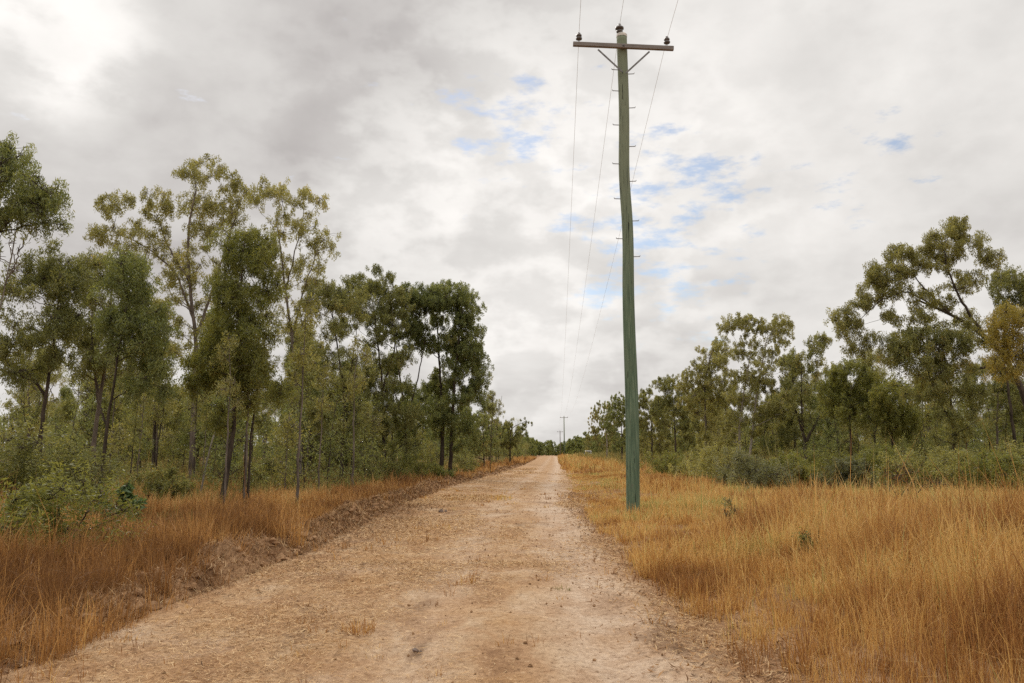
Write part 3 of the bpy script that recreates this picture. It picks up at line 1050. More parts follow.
tree('largest leaning gum, its thick bare limb reaching left over the treeline', 36, [[(1036, 475), (1034, 430), (1024, 393), (1009, 362), (985, 336), (964, 320), (934, 306), (916, 300)], [(985, 337), (963, 305), (949, 275), (943, 245)], [(1012, 370), (990, 366), (960, 372)], [(934, 306), (905, 290), (880, 300), (855, 325)], [(950, 314), (925, 290), (908, 268)]],
     [(945, 240, 20, 14, 9), (957, 226, 10, 8, 4), (935, 260, 20, 13, 6), (977, 246, 8, 7, 2), (992, 258, 8, 8, 3), (903, 262, 14, 18, 9), (880, 275, 12, 10, 5), (886, 290, 18, 16, 5), (862, 298, 10, 12, 4), (844, 318, 13, 9, 5), (856, 338, 15, 15, 5), (922, 298, 18, 12, 4), (966, 283, 16, 14, 4), (900, 318, 16, 12, 3), (962, 308, 20, 14, 3), (978, 335, 18, 16, 4), (928, 318, 22, 12, 4), (905, 338, 18, 12, 4)],
     0.24, 0.36, 11, 38, 0.125, 0.032, 'leaf_khaki', 'bark_dark', group=RG, gap=0.42)
tree('gum crown at the frame edge above the amber foliage', 39, [[(1018, 475), (1012, 420), (1004, 360), (1005, 300)], [(1006, 350), (1025, 310), (1035, 290)]], [(1010, 283, 22, 16, 9), (1036, 285, 22, 22, 9), (1004, 305, 14, 12, 3)], 0.12, 0.45, 11, 38, 0.13, 0.034, 'leaf_olive', group=RG)
tree('amber tinged gum with yellowing leaves at the frame edge', 31, [[(1046, 478), (1042, 430), (1030, 380), (1020, 335)]], [(1010, 318, 18, 12, 9), (998, 338, 14, 14, 7), (1026, 335, 24, 24, 12), (1012, 362, 22, 14, 7)], 0.10, 0.38, 11, 36, 0.11, 0.024, 'leaf_amber', group=RG)
tree('dense mid height gum filling the space under the long leaning limb', 35, [[(955, 472), (953, 430), (950, 390), (942, 345)], [(953, 425), (935, 395), (925, 360)]],
     [(925, 342, 22, 13, 9), (950, 345, 20, 16, 8), (925, 378, 28, 24, 12), (960, 385, 26, 24, 11), (945, 420, 32, 20, 7), (895, 352, 14, 14, 6)], 0.12, 0.4, 12, 40, 0.125, 0.03, 'leaf_olive', group=RG)
tree('leafy bright gum tucked behind the rounded green one', 41, [[(893, 470), (892, 430), (891, 395)]], [(890, 390, 20, 20, 10), (905, 418, 22, 18, 8), (882, 418, 16, 16, 5)], 0.10, 0.46, 12, 40, 0.13, 0.034, 'leaf_bright', group=RG)
tree('airy gum with a slim grey stem between leaning limb and frame edge', 40, [[(996, 474), (997, 420), (1000, 360)]], [(1000, 405, 22, 22, 8), (990, 378, 18, 18, 7), (1015, 395, 16, 18, 5)], 0.09, 0.45, 11, 38, 0.13, 0.033, 'leaf_olive', 'bark_grey', group=RG)

# -- woodland behind: a few kinds, copied
def proto_tree(seed, H, kind):
    rng = np.random.RandomState(seed)
    lean = rng.normal(0, 0.04 * H, 2)
    T = [[(0, 0, 0), (lean[0] * 0.3, lean[1] * 0.3, H * 0.35), (lean[0] * 0.5 + 0.1, lean[1] * 0.7, H * 0.65), (lean[0], lean[1], H * 0.93)]]
    cl = []
    if kind == 'open':
        lo, hi, wid, n = 0.38, 1.0, 0.20 * H, 36
    elif kind == 'bushy':
        lo, hi, wid, n = 0.15, 1.0, 0.22 * H, 54
    elif kind == 'slim':
        lo, hi, wid, n = 0.55, 1.0, 0.09 * H, 9
    else:
        lo, hi, wid, n = 0.10, 1.0, 0.22 * H, 18
    while len(cl) < n:
        t = rng.uniform(0, 1)
        w = wid * (0.35 + 0.65 * math.sin(math.pi * min(1, 0.15 + t * 0.8))) * (1 - 0.45 * t)
        a, r_ = rng.uniform(0, 2 * math.pi), math.sqrt(rng.uniform(0, 1))
        z = (lo + (hi - lo) * t) * H
        cl.append((lean[0] * z / H + w * r_ * math.cos(a), lean[1] * z / H + w * r_ * math.sin(a), z))
    if kind not in ('sapling', 'slim'):
        k = T[0][1]
        T.append([np.array(k), np.array(k) + [0.05 * H * rng.choice([-1, 1]), 0.03 * H, 0.2 * H], np.array(k) + [0.10 * H * rng.choice([-1, 1]), 0.03 * H, 0.42 * H]])
    s = H / 10
    if kind == 'slim':
        return grow(seed, T, cl, 0.05, 0.34, 6, 20, 0.13, 0.03, 0.14, 0.9)
    return grow(seed, T, cl, {'open': 0.13, 'bushy': 0.12, 'sapling': 0.035}[kind] * (s if kind != 'sapling' else 1), 0.5 * s if kind != 'sapling' else 0.16 * H, 11 if kind != 'sapling' else 5, 30 if kind != 'sapling' else 17, 0.17 if kind != 'sapling' else 0.13, 0.048 if kind != 'sapling' else 0.034, 0.2, 0.8)


PROTO = {}
for key, seed, H, kind, lm, bk in (('open_a', 501, 10.5, 'open', 'leaf_olive', 'bark_grey'), ('open_b', 502, 11.5, 'open', 'leaf_khaki', 'bark_dark'), ('bushy_a', 503, 8.5, 'bushy', 'leaf_dark', 'bark_dark'),
                                   ('bushy_b', 504, 9.5, 'bushy', 'leaf_olive', 'bark_dark'), ('bushy_c', 505, 7.5, 'bushy', 'leaf_khaki', 'bark_grey'), ('sap_a', 506, 3.6, 'sapling', 'leaf_dark', 'bark_dark'),
                                   ('sap_b', 507, 4.4, 'sapling', 'leaf_dark', 'bark_dark'), ('slim_a', 511, 5.0, 'slim', 'leaf_olive', 'bark_dark'), ('slim_b', 512, 6.0, 'slim', 'leaf_khaki', 'bark_grey'), ('slim_c', 513, 4.2, 'slim', 'leaf_dark', 'dead_wood'), ('sap_c', 508, 2.8, 'sapling', 'leaf_khaki', 'bark_grey')):
    w_, l_ = proto_tree(seed, H, kind)
    wm = w_.mesh('trunk', True)
    wm.materials.append(MATS[bk])
    lmesh = l_.mesh('crown')
    lmesh.materials.append(MATS[lm])
    PROTO[key] = (wm, lmesh)
_made = {}


def place(key, x, y, s, rz, label, cat, group, name):
    z = float(hg(x, y)) - 0.06
    if key not in _made:
        o = empty(name)
        a = link(bpy.data.objects.new('trunk', PROTO[key][0]), o)
        b2 = link(bpy.data.objects.new('crown', PROTO[key][1]), o)
        _made[key] = (o, a, b2)
    else:
        src = _made[key]
        o = src[0].copy()
        COL.objects.link(o)
        for ch in src[1:]:
            c_ = ch.copy()
            COL.objects.link(c_)
            c_.parent = o
    o.name = name
    o.location = (x, y, z)
    o.rotation_euler = (0, 0, rz)
    o.scale = (s, s, s * random.uniform(0.92, 1.08))
    tag(o, label, cat, group)
    return o


random.seed(11)


def line_l(y):       # front of the left wood
    return float(xl(y)) - 3.0


def line_r(y):       # front of the right wood
    return float(np.interp(y, [20, 36, 50, 60, 80, 110, 150, 300], [24, 20, 18.0, 17.0, 16.0, 16.5, 18.0, 24.0]))


spots = []


def free(x, y, d):
    for (a, b_) in spots:
        if (a - x) ** 2 + (b_ - y) ** 2 < d * d:
            return False
    spots.append((x, y))
    return True


def scatter(n, ylo, yhi, xf, dmin, keys, srange, label, cat, group, name):
    got = 0
    for _ in range(n * 60):
        if got >= n:
            break
        y = math.sqrt(random.uniform(ylo ** 2, yhi ** 2))
        x = xf(y)
        if x is None or abs(x) > 0.70 * y + 3 or not free(x, y, dmin):
            continue
        place(random.choice(keys), x, y, random.uniform(*srange), random.uniform(0, 6.28), label, cat, group, name)
        got += 1


def inl(y):
    a = line_l(y)
    return a - abs(random.gauss(0, 1)) * 0.45 * y - 2.0


def inr(y):
    return line_r(y) + 2.0 + abs(random.gauss(0, 1)) * 0.30 * y


scatter(42, 40, 75, inl, 2.6, ['bushy_a', 'bushy_b', 'open_a', 'open_b', 'bushy_c'], (0.7, 1.0), 'indistinct gum standing deep in the shaded woodland behind the bank side row', 'tree', 'gums deep in the bank side woodland', 'gum_tree')
scatter(34, 75, 130, inl, 4.0, ['bushy_a', 'bushy_b', 'open_a', 'open_b'], (0.9, 1.15), 'indistinct gum standing deep in the shaded woodland behind the bank side row', 'tree', 'gums deep in the bank side woodland', 'gum_tree')
scatter(44, 42, 80, inr, 2.4, ['bushy_b', 'bushy_c', 'open_a', 'open_b', 'bushy_a'], (0.6, 0.9), 'indistinct gum in the woodland behind the front trees across the grass', 'tree', 'gums deep in the grass side woodland', 'gum_tree')
scatter(26, 80, 150, inr, 4.5, ['bushy_b', 'bushy_c', 'open_a', 'bushy_a'], (0.85, 1.1), 'indistinct gum in the woodland behind the front trees across the grass', 'tree', 'gums deep in the grass side woodland', 'gum_tree')
# roadside rows running into the distance
for i, y in enumerate((82, 92, 112, 125, 140, 160, 180, 205, 235, 270)):
    for k in range(2):
        x = line_l(y) - 1.0 - k * 5 - random.uniform(0, 3)
        if free(x, y, 2.5):
            place(random.choice(['bushy_a', 'bushy_b', 'bushy_c']), x, y, random.uniform(0.62, 0.8) * (1.0 if y < 150 else 1.2), random.uniform(0, 6.28), 'distant gum in the row that follows the bank towards the vanishing point', 'tree', 'distant gums following the bank', 'gum_tree')
for i, y in enumerate((95, 120, 145, 165, 185, 210, 240, 275)):
    for k in range(2):
        x = line_r(y) + 1.0 + k * 6 + random.uniform(0, 3)
        if free(x, y, 2.5):
            place(random.choice(['bushy_a', 'bushy_b', 'bushy_c']), x, y, random.uniform(0.85, 1.1), random.uniform(0, 6.28), 'distant gum in the row that borders the grass near the far poles', 'tree', 'distant gums bordering the grass', 'gum_tree')
for i, y in enumerate((66, 74, 84, 95, 108, 124, 142, 165, 190, 220)):
    for k in range(3):
        x = line_l(y) + 0.8 - k * 2.2 - random.uniform(0, 1.5)
        if free(x, y, 1.5):
            place(random.choice(['sap_a', 'sap_b', 'sap_c']), x, y, random.uniform(1.0, 1.5), random.uniform(0, 6.28), 'leafy sapling crowding the far bank below the distant gums', 'sapling', 'saplings on the far bank', 'sapling')
# slim bare stemmed saplings that show as thin trunks
for i in range(26):
    D = random.uniform(20, 40)
    p = at(random.uniform(15, 470), 470, D)
    if p[0] > line_l(D) + 0.4 or not free(p[0], p[1], 0.7):
        continue
    place(random.choice(['slim_a', 'slim_b', 'slim_c']), p[0], p[1], random.uniform(0.7, 1.15), random.uniform(0, 6.28), 'slim sapling with a bare thin stem in the front of the bank side woodland', 'sapling', 'slim bare stemmed saplings', 'sapling')
# saplings under the tall trees
scatter(64, 24, 60, lambda y: line_l(y) - abs(random.gauss(0, 1)) * 0.34 * y - 0.3, 1.4, ['sap_a', 'sap_b', 'sap_c'], (0.7, 1.3), 'young sapling among the shaded trunks on the bank side of the track', 'sapling', 'saplings under the bank side trees', 'sapling')
scatter(54, 34, 75, lambda y: line_r(y) + abs(random.gauss(0, 1)) * 0.25 * y + 0.5, 1.6, ['sap_a', 'sap_b', 'sap_c'], (0.9, 1.5), 'young sapling at the foot of the trees across the grass', 'sapling', 'saplings under the grass side trees', 'sapling')


# far woodland: one mass
def wood_mass(name, pts, hts, label, seed, big):
    rng = np.random.RandomState(seed)
    mb = MB()
    for (x, y), h in zip(pts, hts):
        n = 26
        a = rng.uniform(0, 2 * math.pi, n)
        r_ = np.sqrt(rng.uniform(0, 1, n)) * h * 0.30
        z = rng.uniform(0.06, 1.0, n)
        r_ = r_ * (1.25 - 0.75 * z)
        C = np.stack([x + r_ * np.cos(a), y + r_ * np.sin(a), z * h], -1)
        leaves(mb, C, 16, rng, h * 0.06, big * 1.5, big * 0.6, 0.5, np.clip(rng.normal(0.4, 0.2, n), 0, 1))
        mb.tube([(x, y, 0), (x + 0.1, y, h * 0.5), (x, y, h * 0.9)], [0.2, 0.14, 0.05], 5, False, 0.0)
    o = mb.build(name, MATS['leaf_dark'], None)
    tag(o, label, 'woodland', None, 'stuff')


rs = np.random.RandomState(77)
pts, hts = [], []
for _ in range(420):
    y = rs.uniform(150, 190)
    x = -rs.uniform(12, 150) if rs.rand() < 0.5 else rs.uniform(34, 160)
    if x > 0 and x < line_r(y) + 8:
        continue
    pts.append((x, y))
    hts.append(rs.uniform(6.5, 10.5))
wood_mass('woodland_mass', pts, hts, 'dark mass of bush closing off the gaps between the trunks on both sides', 5, 0.34)
pts, hts = [], []
for _ in range(1150):
    if rs.rand() < 0.62:
        y = rs.uniform(352, 430)
        x = rs.uniform(-170, 220)
    else:
        y = rs.uniform(285, 360)
        x = line_l(y) - rs.uniform(0, 22) if rs.rand() < 0.5 else line_r(y) + rs.uniform(0, 26)
    pts.append((x, y))
    hts.append(rs.uniform(4.0, 7.8))
wood_mass('far_woodland', pts, hts, 'low dark treeline closing the far end of the track', 6, 0.6)


# ------------------------------------------------------------------ shrubs
def shrub(label, x, y, w, h, n, leafm, seed, name='shrub', cat='shrub', group=None, L=0.09, Wd=0.026, per=34, tufts=10, bare=False, up=False):
    rng = np.random.RandomState(seed)
    z = float(hg(x, y)) - 0.03
    cl = []
    for _ in range(n):
        a, r_ = rng.uniform(0, 6.28), math.sqrt(rng.uniform(0, 1))
        t = rng.uniform(0.18, 1)
        k = math.sqrt(max(0.05, 1 - (t * 0.9) ** 2))
        cl.append((w / 2 * r_ * math.cos(a) * k, w / 2 * r_ * math.sin(a) * k, h * t * 0.9))
    T = [[(0, 0, 0), (0.03, 0, h * 0.25), (0.05, 0.02, h * 0.6)], [(0.0, 0, 0.02), (-0.12 * w, 0.02, h * 0.3), (-0.2 * w, 0.05, h * 0.55)], [(0.0, 0, 0.02), (0.12 * w, 0.06, h * 0.3), (0.22 * w, -0.05, h * 0.55)]]
    wood, leaf = grow(seed, T, cl, 0.022, 0.16 * w if not bare else 0.15, tufts, per, L, Wd, 0.09 if h < 1.3 else 0.13, -0.2 if up else 0.3, twig_r=0.004, bare=bare)
    o = empty(name, (x, y, z))
    tag(o, label, cat, group)
    wood.build('stems', MATS['bark_dark'], o, True)
    if not bare:
        leaf.build('foliage', MATS[leafm], o)
    return o


def gp(px, py):
    p = ground_px(px, py)
    return float(p[0]), float(p[1])


SG = 'shrubs along the grass side treeline'
x, y = gp(15, 575)
shrub('large green shrub at the frame edge above the tall rusty grass', x - 0.1, y + 1.0, 2.3, 1.35, 34, 'leaf_bright', 601, L=0.08, Wd=0.02)
x, y = gp(-10, 535)
shrub('dark leafy shrub behind the large green shrub at the frame edge', x, y + 1.5, 3.2, 2.0, 44, 'leaf_olive', 602, L=0.09, Wd=0.024)
x, y = gp(112, 528)
shrub('small bluish green plant with broad leaves between thin trunks', x, y, 1.05, 0.95, 12, 'leaf_bluish', 603, L=0.17, Wd=0.055, per=14, up=True)
for i, (px, D, w, h, lm, lb) in enumerate((
        (375, 40, 3.2, 1.6, 'leaf_olive', 'broad olive shrub on the bank under the round topped gum'),
        (418, 43, 3.0, 1.5, 'leaf_bright', 'leafy green shrub beside the bank below the branching gum'),
        (442, 44, 1.5, 0.8, 'leaf_dark', 'small dark shrub on the bank near the twin dark trunks'),
        (460, 56, 2.6, 1.5, 'leaf_olive', 'olive shrub right of the twin dark trunks'),
        (160, 25, 2.0, 1.2, 'leaf_olive', 'low olive shrub left of the bushy upright gum'),
        (275, 31, 2.2, 1.3, 'leaf_olive', 'low shrub right of the bushy upright gum stem'),
        (60, 20, 2.4, 1.4, 'leaf_bright', 'bright low shrub under the leaning slender gum'),
        (20, 18, 2.2, 1.5, 'leaf_olive', 'dull olive shrub near the frame edge under the overhanging gum'))):
    p = at(px, 470, D)
    shrub(lb, p[0], p[1], w, h, 20, lm, 620 + i, L=0.10, Wd=0.028, group='shrubs on the bank side')
for i, (px, D, w, h, lm, lb) in enumerate((
        (670, 62, 5.0, 1.5, 'leaf_bright', 'wide green shrub right of the pole at the grass edge'),
        (700, 52, 4.0, 1.5, 'leaf_khaki', 'olive shrub under the tall khaki gum'),
        (722, 47, 3.4, 1.7, 'leaf_khaki', 'upright khaki shrub left of the grey bush'),
        (752, 39, 3.4, 1.35, 'leaf_grey', 'rounded grey bush in front of the twin pale trunks'),
        (785, 41, 2.6, 1.3, 'leaf_bright', 'mid green shrub right of the grey bush'),
        (822, 42, 3.6, 1.4, 'leaf_bright', 'green shrub in front of the wishbone trunk'),
        (848, 37, 2.6, 1.2, 'leaf_grey', 'greyish shrub below the rounded bright green gum'),
        (880, 39, 3.4, 1.7, 'leaf_bright', 'tall bright shrub right of the greyish one'),
        (905, 34, 3.0, 1.3, 'leaf_khaki', 'spreading olive shrub above the bare twiggy plant'),
        (935, 36, 3.2, 1.6, 'leaf_khaki', 'khaki shrub with yellow tips under the dense mid height gum'),
        (968, 33, 3.0, 1.4, 'leaf_khaki', 'olive shrub under the airy slim gum'),
        (1000, 31, 2.6, 1.5, 'leaf_bright', 'yellow green shrub near the frame edge below the amber gum'),
        (1030, 33, 3.2, 1.7, 'leaf_khaki', 'olive shrub at the frame edge below the leaning trunk'))):
    p = at(px, 470, D * 0.86)
    shrub(lb, p[0], p[1], w, h * 1.08, 34, lm, 640 + i, L=0.11, Wd=0.032, group=SG)
x, y = gp(908, 515)
shrub('sparse reddish twiggy plant standing alone in the golden grass', x, y, 1.9, 1.35, 22, 'leaf_russet', 660, L=0.05, Wd=0.016, per=3, tufts=7, name='twiggy_plant', cat='plant')
for i, (px, py, w, h, lb) in enumerate(((812, 572, 0.4, 0.5, 'small dark green sprig rising out of the golden grass'), (985, 545, 0.6, 0.7, 'grey green weed in the grass near the frame edge'), (1000, 528, 0.7, 0.75, 'farther grey green weed in the grass near the frame edge'), (730, 525, 0.5, 0.6, 'faint green weed in the grass right of the pole'))):
    x, y = gp(px, py)
    shrub(lb, x, y, w, h, 9, 'leaf_dark' if i == 0 else 'leaf_grey', 670 + i, L=0.07, Wd=0.022, per=10, tufts=5, name='weed', cat='plant', up=True)
# thin bare sticks among the left trunks
for i, (pts_, D, r0, mat_, lb) in enumerate((
        ([(201, 492), (206, 465), (212, 440), (215, 432)], 27, 0.035, 'dead_wood', 'broken pale dead stem left of the bushy upright gum'),
        ([(244, 500), (245, 460), (247, 420)], 24, 0.022, 'bark_dark', 'thin dark straight stem right of the bushy upright gum'),
        ([(32, 495), (33, 482), (33, 470)], 21, 0.05, 'dead_wood', 'short pale stump under the leaning slender gum'))):
    b0 = at(pts_[0][0], 470, D)
    b0[2] = float(hg(b0[0], b0[1])) - 0.03
    pp = [np.zeros(3)] + [at(a, b_, D) - b0 for a, b_ in pts_[1:]]
    mb = MB()
    mb.tube(smooth_path(pp, 9), np.linspace(r0, r0 * 0.6, 9), 7)
    o = mb.build(('dead_tree', 'sapling', 'tree_stump')[i], MATS[mat_], None, True)
    o.location = tuple(b0)
    tag(o, lb, ('dead tree', 'sapling', 'stump')[i])
p0 = at(58, 484, 22)
mb = MB()
mb.tube(np.array([(-1.0, 0.1, 0.14), (-0.3, 0, 0.16), (0.5, 0.05, 0.13), (1.1, 0.2, 0.16)]), [0.08, 0.09, 0.08, 0.06], 8)
mb.tube(np.array([(0.2, 0, 0.16), (0.4, -0.1, 0.34), (0.5, -0.15, 0.5)]), [0.035, 0.025, 0.015], 5)
o = mb.build('fallen_log', MATS['dead_wood'], None, True)
o.location = (p0[0], p0[1], float(hg(p0[0], p0[1])))
tag(o, 'pale fallen log lying among the trunks below the leaning slender gum', 'log')


# ------------------------------------------------------------------ grass
def blade_mesh(mb, P, H, Wd, rng, lean, tint, spread_az=None):
    n = len(P)
    az = rng.uniform(0, 2 * math.pi, n) if spread_az is None else spread_az
    d = np.stack([np.cos(az), np.sin(az), np.zeros(n)], -1)
    a2 = rng.uniform(0, math.pi, n)
    s = np.stack([np.cos(a2), np.sin(a2), np.zeros(n)], -1)
    H, Wd, lean = [np.broadcast_to(a, (n,))[:, None] for a in (H, Wd, lean)]
    zv = np.array([[0, 0, 1.0]])
    p1 = P + d * lean * H * 0.28 + zv * H * 0.55
    p2 = P + d * lean * H * 0.95 + zv * H * np.sqrt(np.clip(1 - (lean * 0.8) ** 2, 0.1, 1))
    v = np.stack([P - s * Wd / 2, P + s * Wd / 2, p1 + s * Wd * 0.42, p1 - s * Wd * 0.42, p2], 1).reshape(-1, 3)
    k = np.arange(n)[:, None] * 5
    mb.add(v, k + np.array([[0, 1, 2, 3]]), k + np.array([[3, 2, 4]]), tint, tint)


def in_tufts(rng, X, Y, nb, hmean, rad, wnear, tintf, leanm=0.32, hvar=0.26):
    """tufts at X,Y -> blade arrays"""
    n = len(X)
    ht = hmean * np.clip(1 + hvar * rng.normal(0, 1, n) + 1.0 * fbm(X * 0.35, Y * 0.35, 3) + 0.95 * vnoise(X * 0.9 + 5, Y * 0.9), 0.28, 2.2)
    tx = np.repeat(X, nb)
    ty = np.repeat(Y, nb)
    th = np.repeat(ht, nb)
    m_ = len(tx)
    a = rng.uniform(0, 2 * math.pi, m_)
    r_ = np.sqrt(rng.uniform(0, 1, m_)) * np.broadcast_to(rad, (n,)).repeat(nb)
    bx, by_ = tx + r_ * np.cos(a), ty + r_ * np.sin(a)
    P = np.stack([bx, by_, hg(bx, by_) - 0.02], -1)
    H = th * (0.3 + 0.9 * rng.uniform(0, 1, m_) ** 1.4 + 0.5 * (rng.uniform(0, 1, m_) > 0.965))
    ln = np.clip(np.abs(rng.normal(leanm, 0.34, m_)), 0.02, 1.05)
    az = a + rng.normal(0, 0.9, m_)
    dist = np.hypot(bx, by_)
    Wd = np.maximum(wnear, dist * 0.00075) * rng.uniform(0.7, 1.3, m_)
    tint = np.clip(np.repeat(tintf, nb) + rng.normal(0, 0.17, m_), 0, 1)
    return P, H, Wd, ln, tint, az


def field(name, mat, label, zones, seed):
    rng = np.random.RandomState(seed)
    mb = MB()
    for z in zones:
        n = z['n']
        y = np.sqrt(rng.uniform(z['y0'] ** 2, z['y1'] ** 2, n)) if z.get('fan', True) else rng.uniform(z['y0'], z['y1'], n)
        x = z['x'](y, rng)
        keep = (np.abs(x) < 0.72 * y + 3.5)
        if 'mask' in z:
            keep &= z['mask'](x, y, rng)
        x, y = x[keep], y[keep]
        t = 0.45 + 0.65 * fbm(x * 0.25 + 11, y * 0.25, 3) + 0.65 * vnoise(x * 1.4, y * 1.4 + 50) + rng.normal(0, 0.08, len(x)) + z.get('tint', 0)
        P, H, Wd, ln, tint, az = in_tufts(rng, x, y, z['nb'], z['h'] * (z['hf'](x, y) if 'hf' in z else 1.0), z['rad'], z.get('w', 0.004), np.clip(t, 0, 1), z.get('lean', 0.32))
        blade_mesh(mb, P, H, Wd, rng, ln, tint, az)
    o = mb.build(name, mat)
    tag(o, label, 'grass', None, 'stuff')
    return o


def ragged(x, y, e, w):
    return e + w * fbm(y * 0.55 + e * 0, x * 0 + 21.0, 4)


rX = lambda lo, hi: (lambda y, rng: xr(y) + lo + (hi(y) - lo) * rng.uniform(0, 1, len(y)))
lX = lambda lo, hi: (lambda y, rng: xl(y) - lo - (hi(y) - lo) * rng.uniform(0, 1, len(y)))


def rmask(x, y, rng):
    d = x - xr(y)
    edge = -0.25 + 0.8 * fbm(y * 0.7, y * 0 + 4.0, 3) - 0.3 * sstep(12, 30, y)
    return (rng.rand(len(x)) < sstep(edge - 0.3, edge + 0.9, d)) & (rng.rand(len(x)) < 0.95 + 1.1 * fbm(x * 0.8, y * 0.8, 2))


def rh(x, y):
    d = x - xr(y)
    return (0.42 + 0.58 * sstep(0.6, 4.0, d) - 0.12 * sstep(14, 22, y)) * (1 - 0.45 * sstep(19, 30, y)) * (0.35 + 0.65 * sstep(0.4, 1.5, np.hypot(x - base[0], y - base[1] + 0.6)))


def lmask(x, y, rng):
    d = xl(y) - x
    return (d > 0.42 + 0.8 * fbm(y * 0.9, y * 0 + 8.0, 3) - 0.4 * (rng.rand(len(x)) < 0.12) - 0.75 * sstep(10.5, 8.5, y))


rw = lambda y: np.maximum(line_rv(y) - xr(y), 3.0)


def line_rv(y):
    return np.interp(y, [5, 20, 36, 50, 60, 80, 110, 150, 300], [26, 24, 18, 15.5, 14.5, 13.5, 14.5, 16.0, 22.0])


field('golden_grass', GRASS_GOLD, 'knee high golden dry grass covering the wide verge around the pole', [
    dict(n=4200, y0=2.5, y1=12, x=rX(0.1, lambda y: 0 * y + 9.5), nb=34, h=0.56, rad=0.12, mask=rmask, hf=rh, w=0.0035),
    dict(n=7000, y0=9, y1=26, x=rX(0.1, lambda y: 0 * y + 19), nb=26, h=0.54, rad=0.16, mask=rmask, hf=rh),
    dict(n=6000, y0=22, y1=60, x=rX(0.1, rw), nb=20, h=0.50, rad=0.25, mask=rmask, hf=rh),
    dict(n=2600, y0=55, y1=240, x=rX(0.0, rw), nb=18, h=0.55, rad=0.45),
    dict(n=1500, y0=3, y1=14, x=rX(0.6, lambda y: 0 * y + 11), nb=5, h=0.88, rad=0.10, mask=rmask, hf=rh, w=0.005, tint=0.12, lean=0.18),
    dict(n=3000, y0=12, y1=34, x=rX(0.6, lambda y: 0 * y + 19), nb=4, h=0.80, rad=0.14, mask=rmask, hf=rh, tint=0.12, lean=0.18),
], 31)
field('rusty_grass', GRASS_RUST, 'rust brown dry grass between the soil bank and the trees', [
    dict(n=2500, y0=4, y1=14, x=lX(-0.25, lambda y: 0 * y + 8), nb=40, h=0.50, rad=0.13, mask=lmask),
    dict(n=3400, y0=10, y1=30, x=lX(0.1, lambda y: 3 + 0.40 * y), nb=24, h=0.33, rad=0.17, mask=lmask),
    dict(n=1700, y0=28, y1=60, x=lX(0.2, lambda y: 0 * y + 6), nb=20, h=0.33, rad=0.25, mask=lmask),
    dict(n=1900, y0=22, y1=62, x=lX(4.0, lambda y: 4 + 0.42 * y), nb=18, h=0.36, rad=0.25, w=0.006, tint=-0.1),
    dict(n=700, y0=55, y1=200, x=lX(0.0, lambda y: 0 * y + 5), nb=18, h=0.5, rad=0.4, mask=lmask),
], 32)
field('olive_undergrowth', GRASS_GREEN, 'olive green undergrowth at the feet of the trees on both sides', [
    dict(n=2300, y0=11, y1=30, x=lX(2.6, lambda y: 2 + 0.55 * y), nb=24, h=0.42, rad=0.2, w=0.005, tint=-0.05, mask=lambda x, y, rng: rng.rand(len(x)) < 0.25 + 1.2 * fbm(x * 0.3, y * 0.3, 2)),
    dict(n=3000, y0=26, y1=75, x=lX(2.6, lambda y: 3 + 0.5 * y), nb=20, h=0.7, rad=0.3, w=0.01, tint=-0.05),
    dict(n=2800, y0=30, y1=62, x=lambda y, rng: line_rv(y) - 3.6 + rng.uniform(0, 1, len(y)) * 14 + 1.5 * fbm(y * 0.3, y * 0, 2), nb=22, h=0.85, rad=0.3, w=0.010, tint=0.0),
    dict(n=1500, y0=60, y1=220, x=lambda y, rng: line_rv(y) - 2.5 + rng.uniform(0, 1, len(y)) * 14, nb=20, h=1.0, rad=0.5, w=0.02, tint=0.0),
], 33)


def track_mask(x, y, rng):
    u_ = (x - xl(y)) / (xr(y) - xl(y))
    k = 0.05 + 0.9 * sstep(0.15, 0.5, fbm(x * 0.6 + 70, y * 0.4, 3)) * (u_ < 0.6) + 0.8 * sstep(0.22, -0.02, u_) * sstep(12, 6, y) + 0.5 * sstep(0.9, 1.03, u_)
    return rng.rand(len(x)) < k


field('short_grass', GRASS_GOLD, 'short sparse golden grass sprouting through the track surface and its edges', [
    dict(n=1500, y0=3.5, y1=11, x=lambda y, rng: xl(y) + (xr(y) - xl(y)) * rng.uniform(-0.06, 1.1, len(y)), nb=12, h=0.11, rad=0.08, mask=track_mask, lean=0.5, w=0.003),
    dict(n=1300, y0=10, y1=35, x=lambda y, rng: xl(y) + (xr(y) - xl(y)) * rng.uniform(-0.06, 1.1, len(y)), nb=12, h=0.11, rad=0.12, mask=track_mask, lean=0.5, w=0.004),
], 34)


# single tufts that stand apart
def tuft(label, px, py, nb, h, rad, mat, seed, lean=0.4, tint=0.45, sx=1.0):
    rng = np.random.RandomState(seed)
    x, y = gp(px, py)
    P, H, Wd, ln, tn, az = in_tufts(rng, np.array([x]), np.array([y]), nb, h, rad, 0.004, np.array([tint]), lean, 0.0)
    P[:, 2] = float(P[:, 2].min())
    mb = MB()
    blade_mesh(mb, P, H, Wd, rng, ln, tn, az)
    o = mb.build('grass_tuft', mat, None, origin=(x, y, float(P[0, 2])))
    tag(o, label, 'grass tuft')


tuft('single dry grass tuft growing on the track surface', 358, 634, 150, 0.27, 0.15, GRASS_GOLD, 801, 0.55)
tuft('dark brown grass tussock on top of the soil bank', 258, 536, 420, 0.62, 0.26, GRASS_RUST, 802, 0.30, 0.06)
tuft('rusty tussock spilling over the verge edge beside the track', 690, 588, 260, 0.35, 0.28, GRASS_RUST, 803, 0.6, 0.4)

tuft('tiny patch of green grass on the bare sandy side of the track', 561, 590, 45, 0.06, 0.12, GRASS_GREEN, 804, 0.7, 0.3)

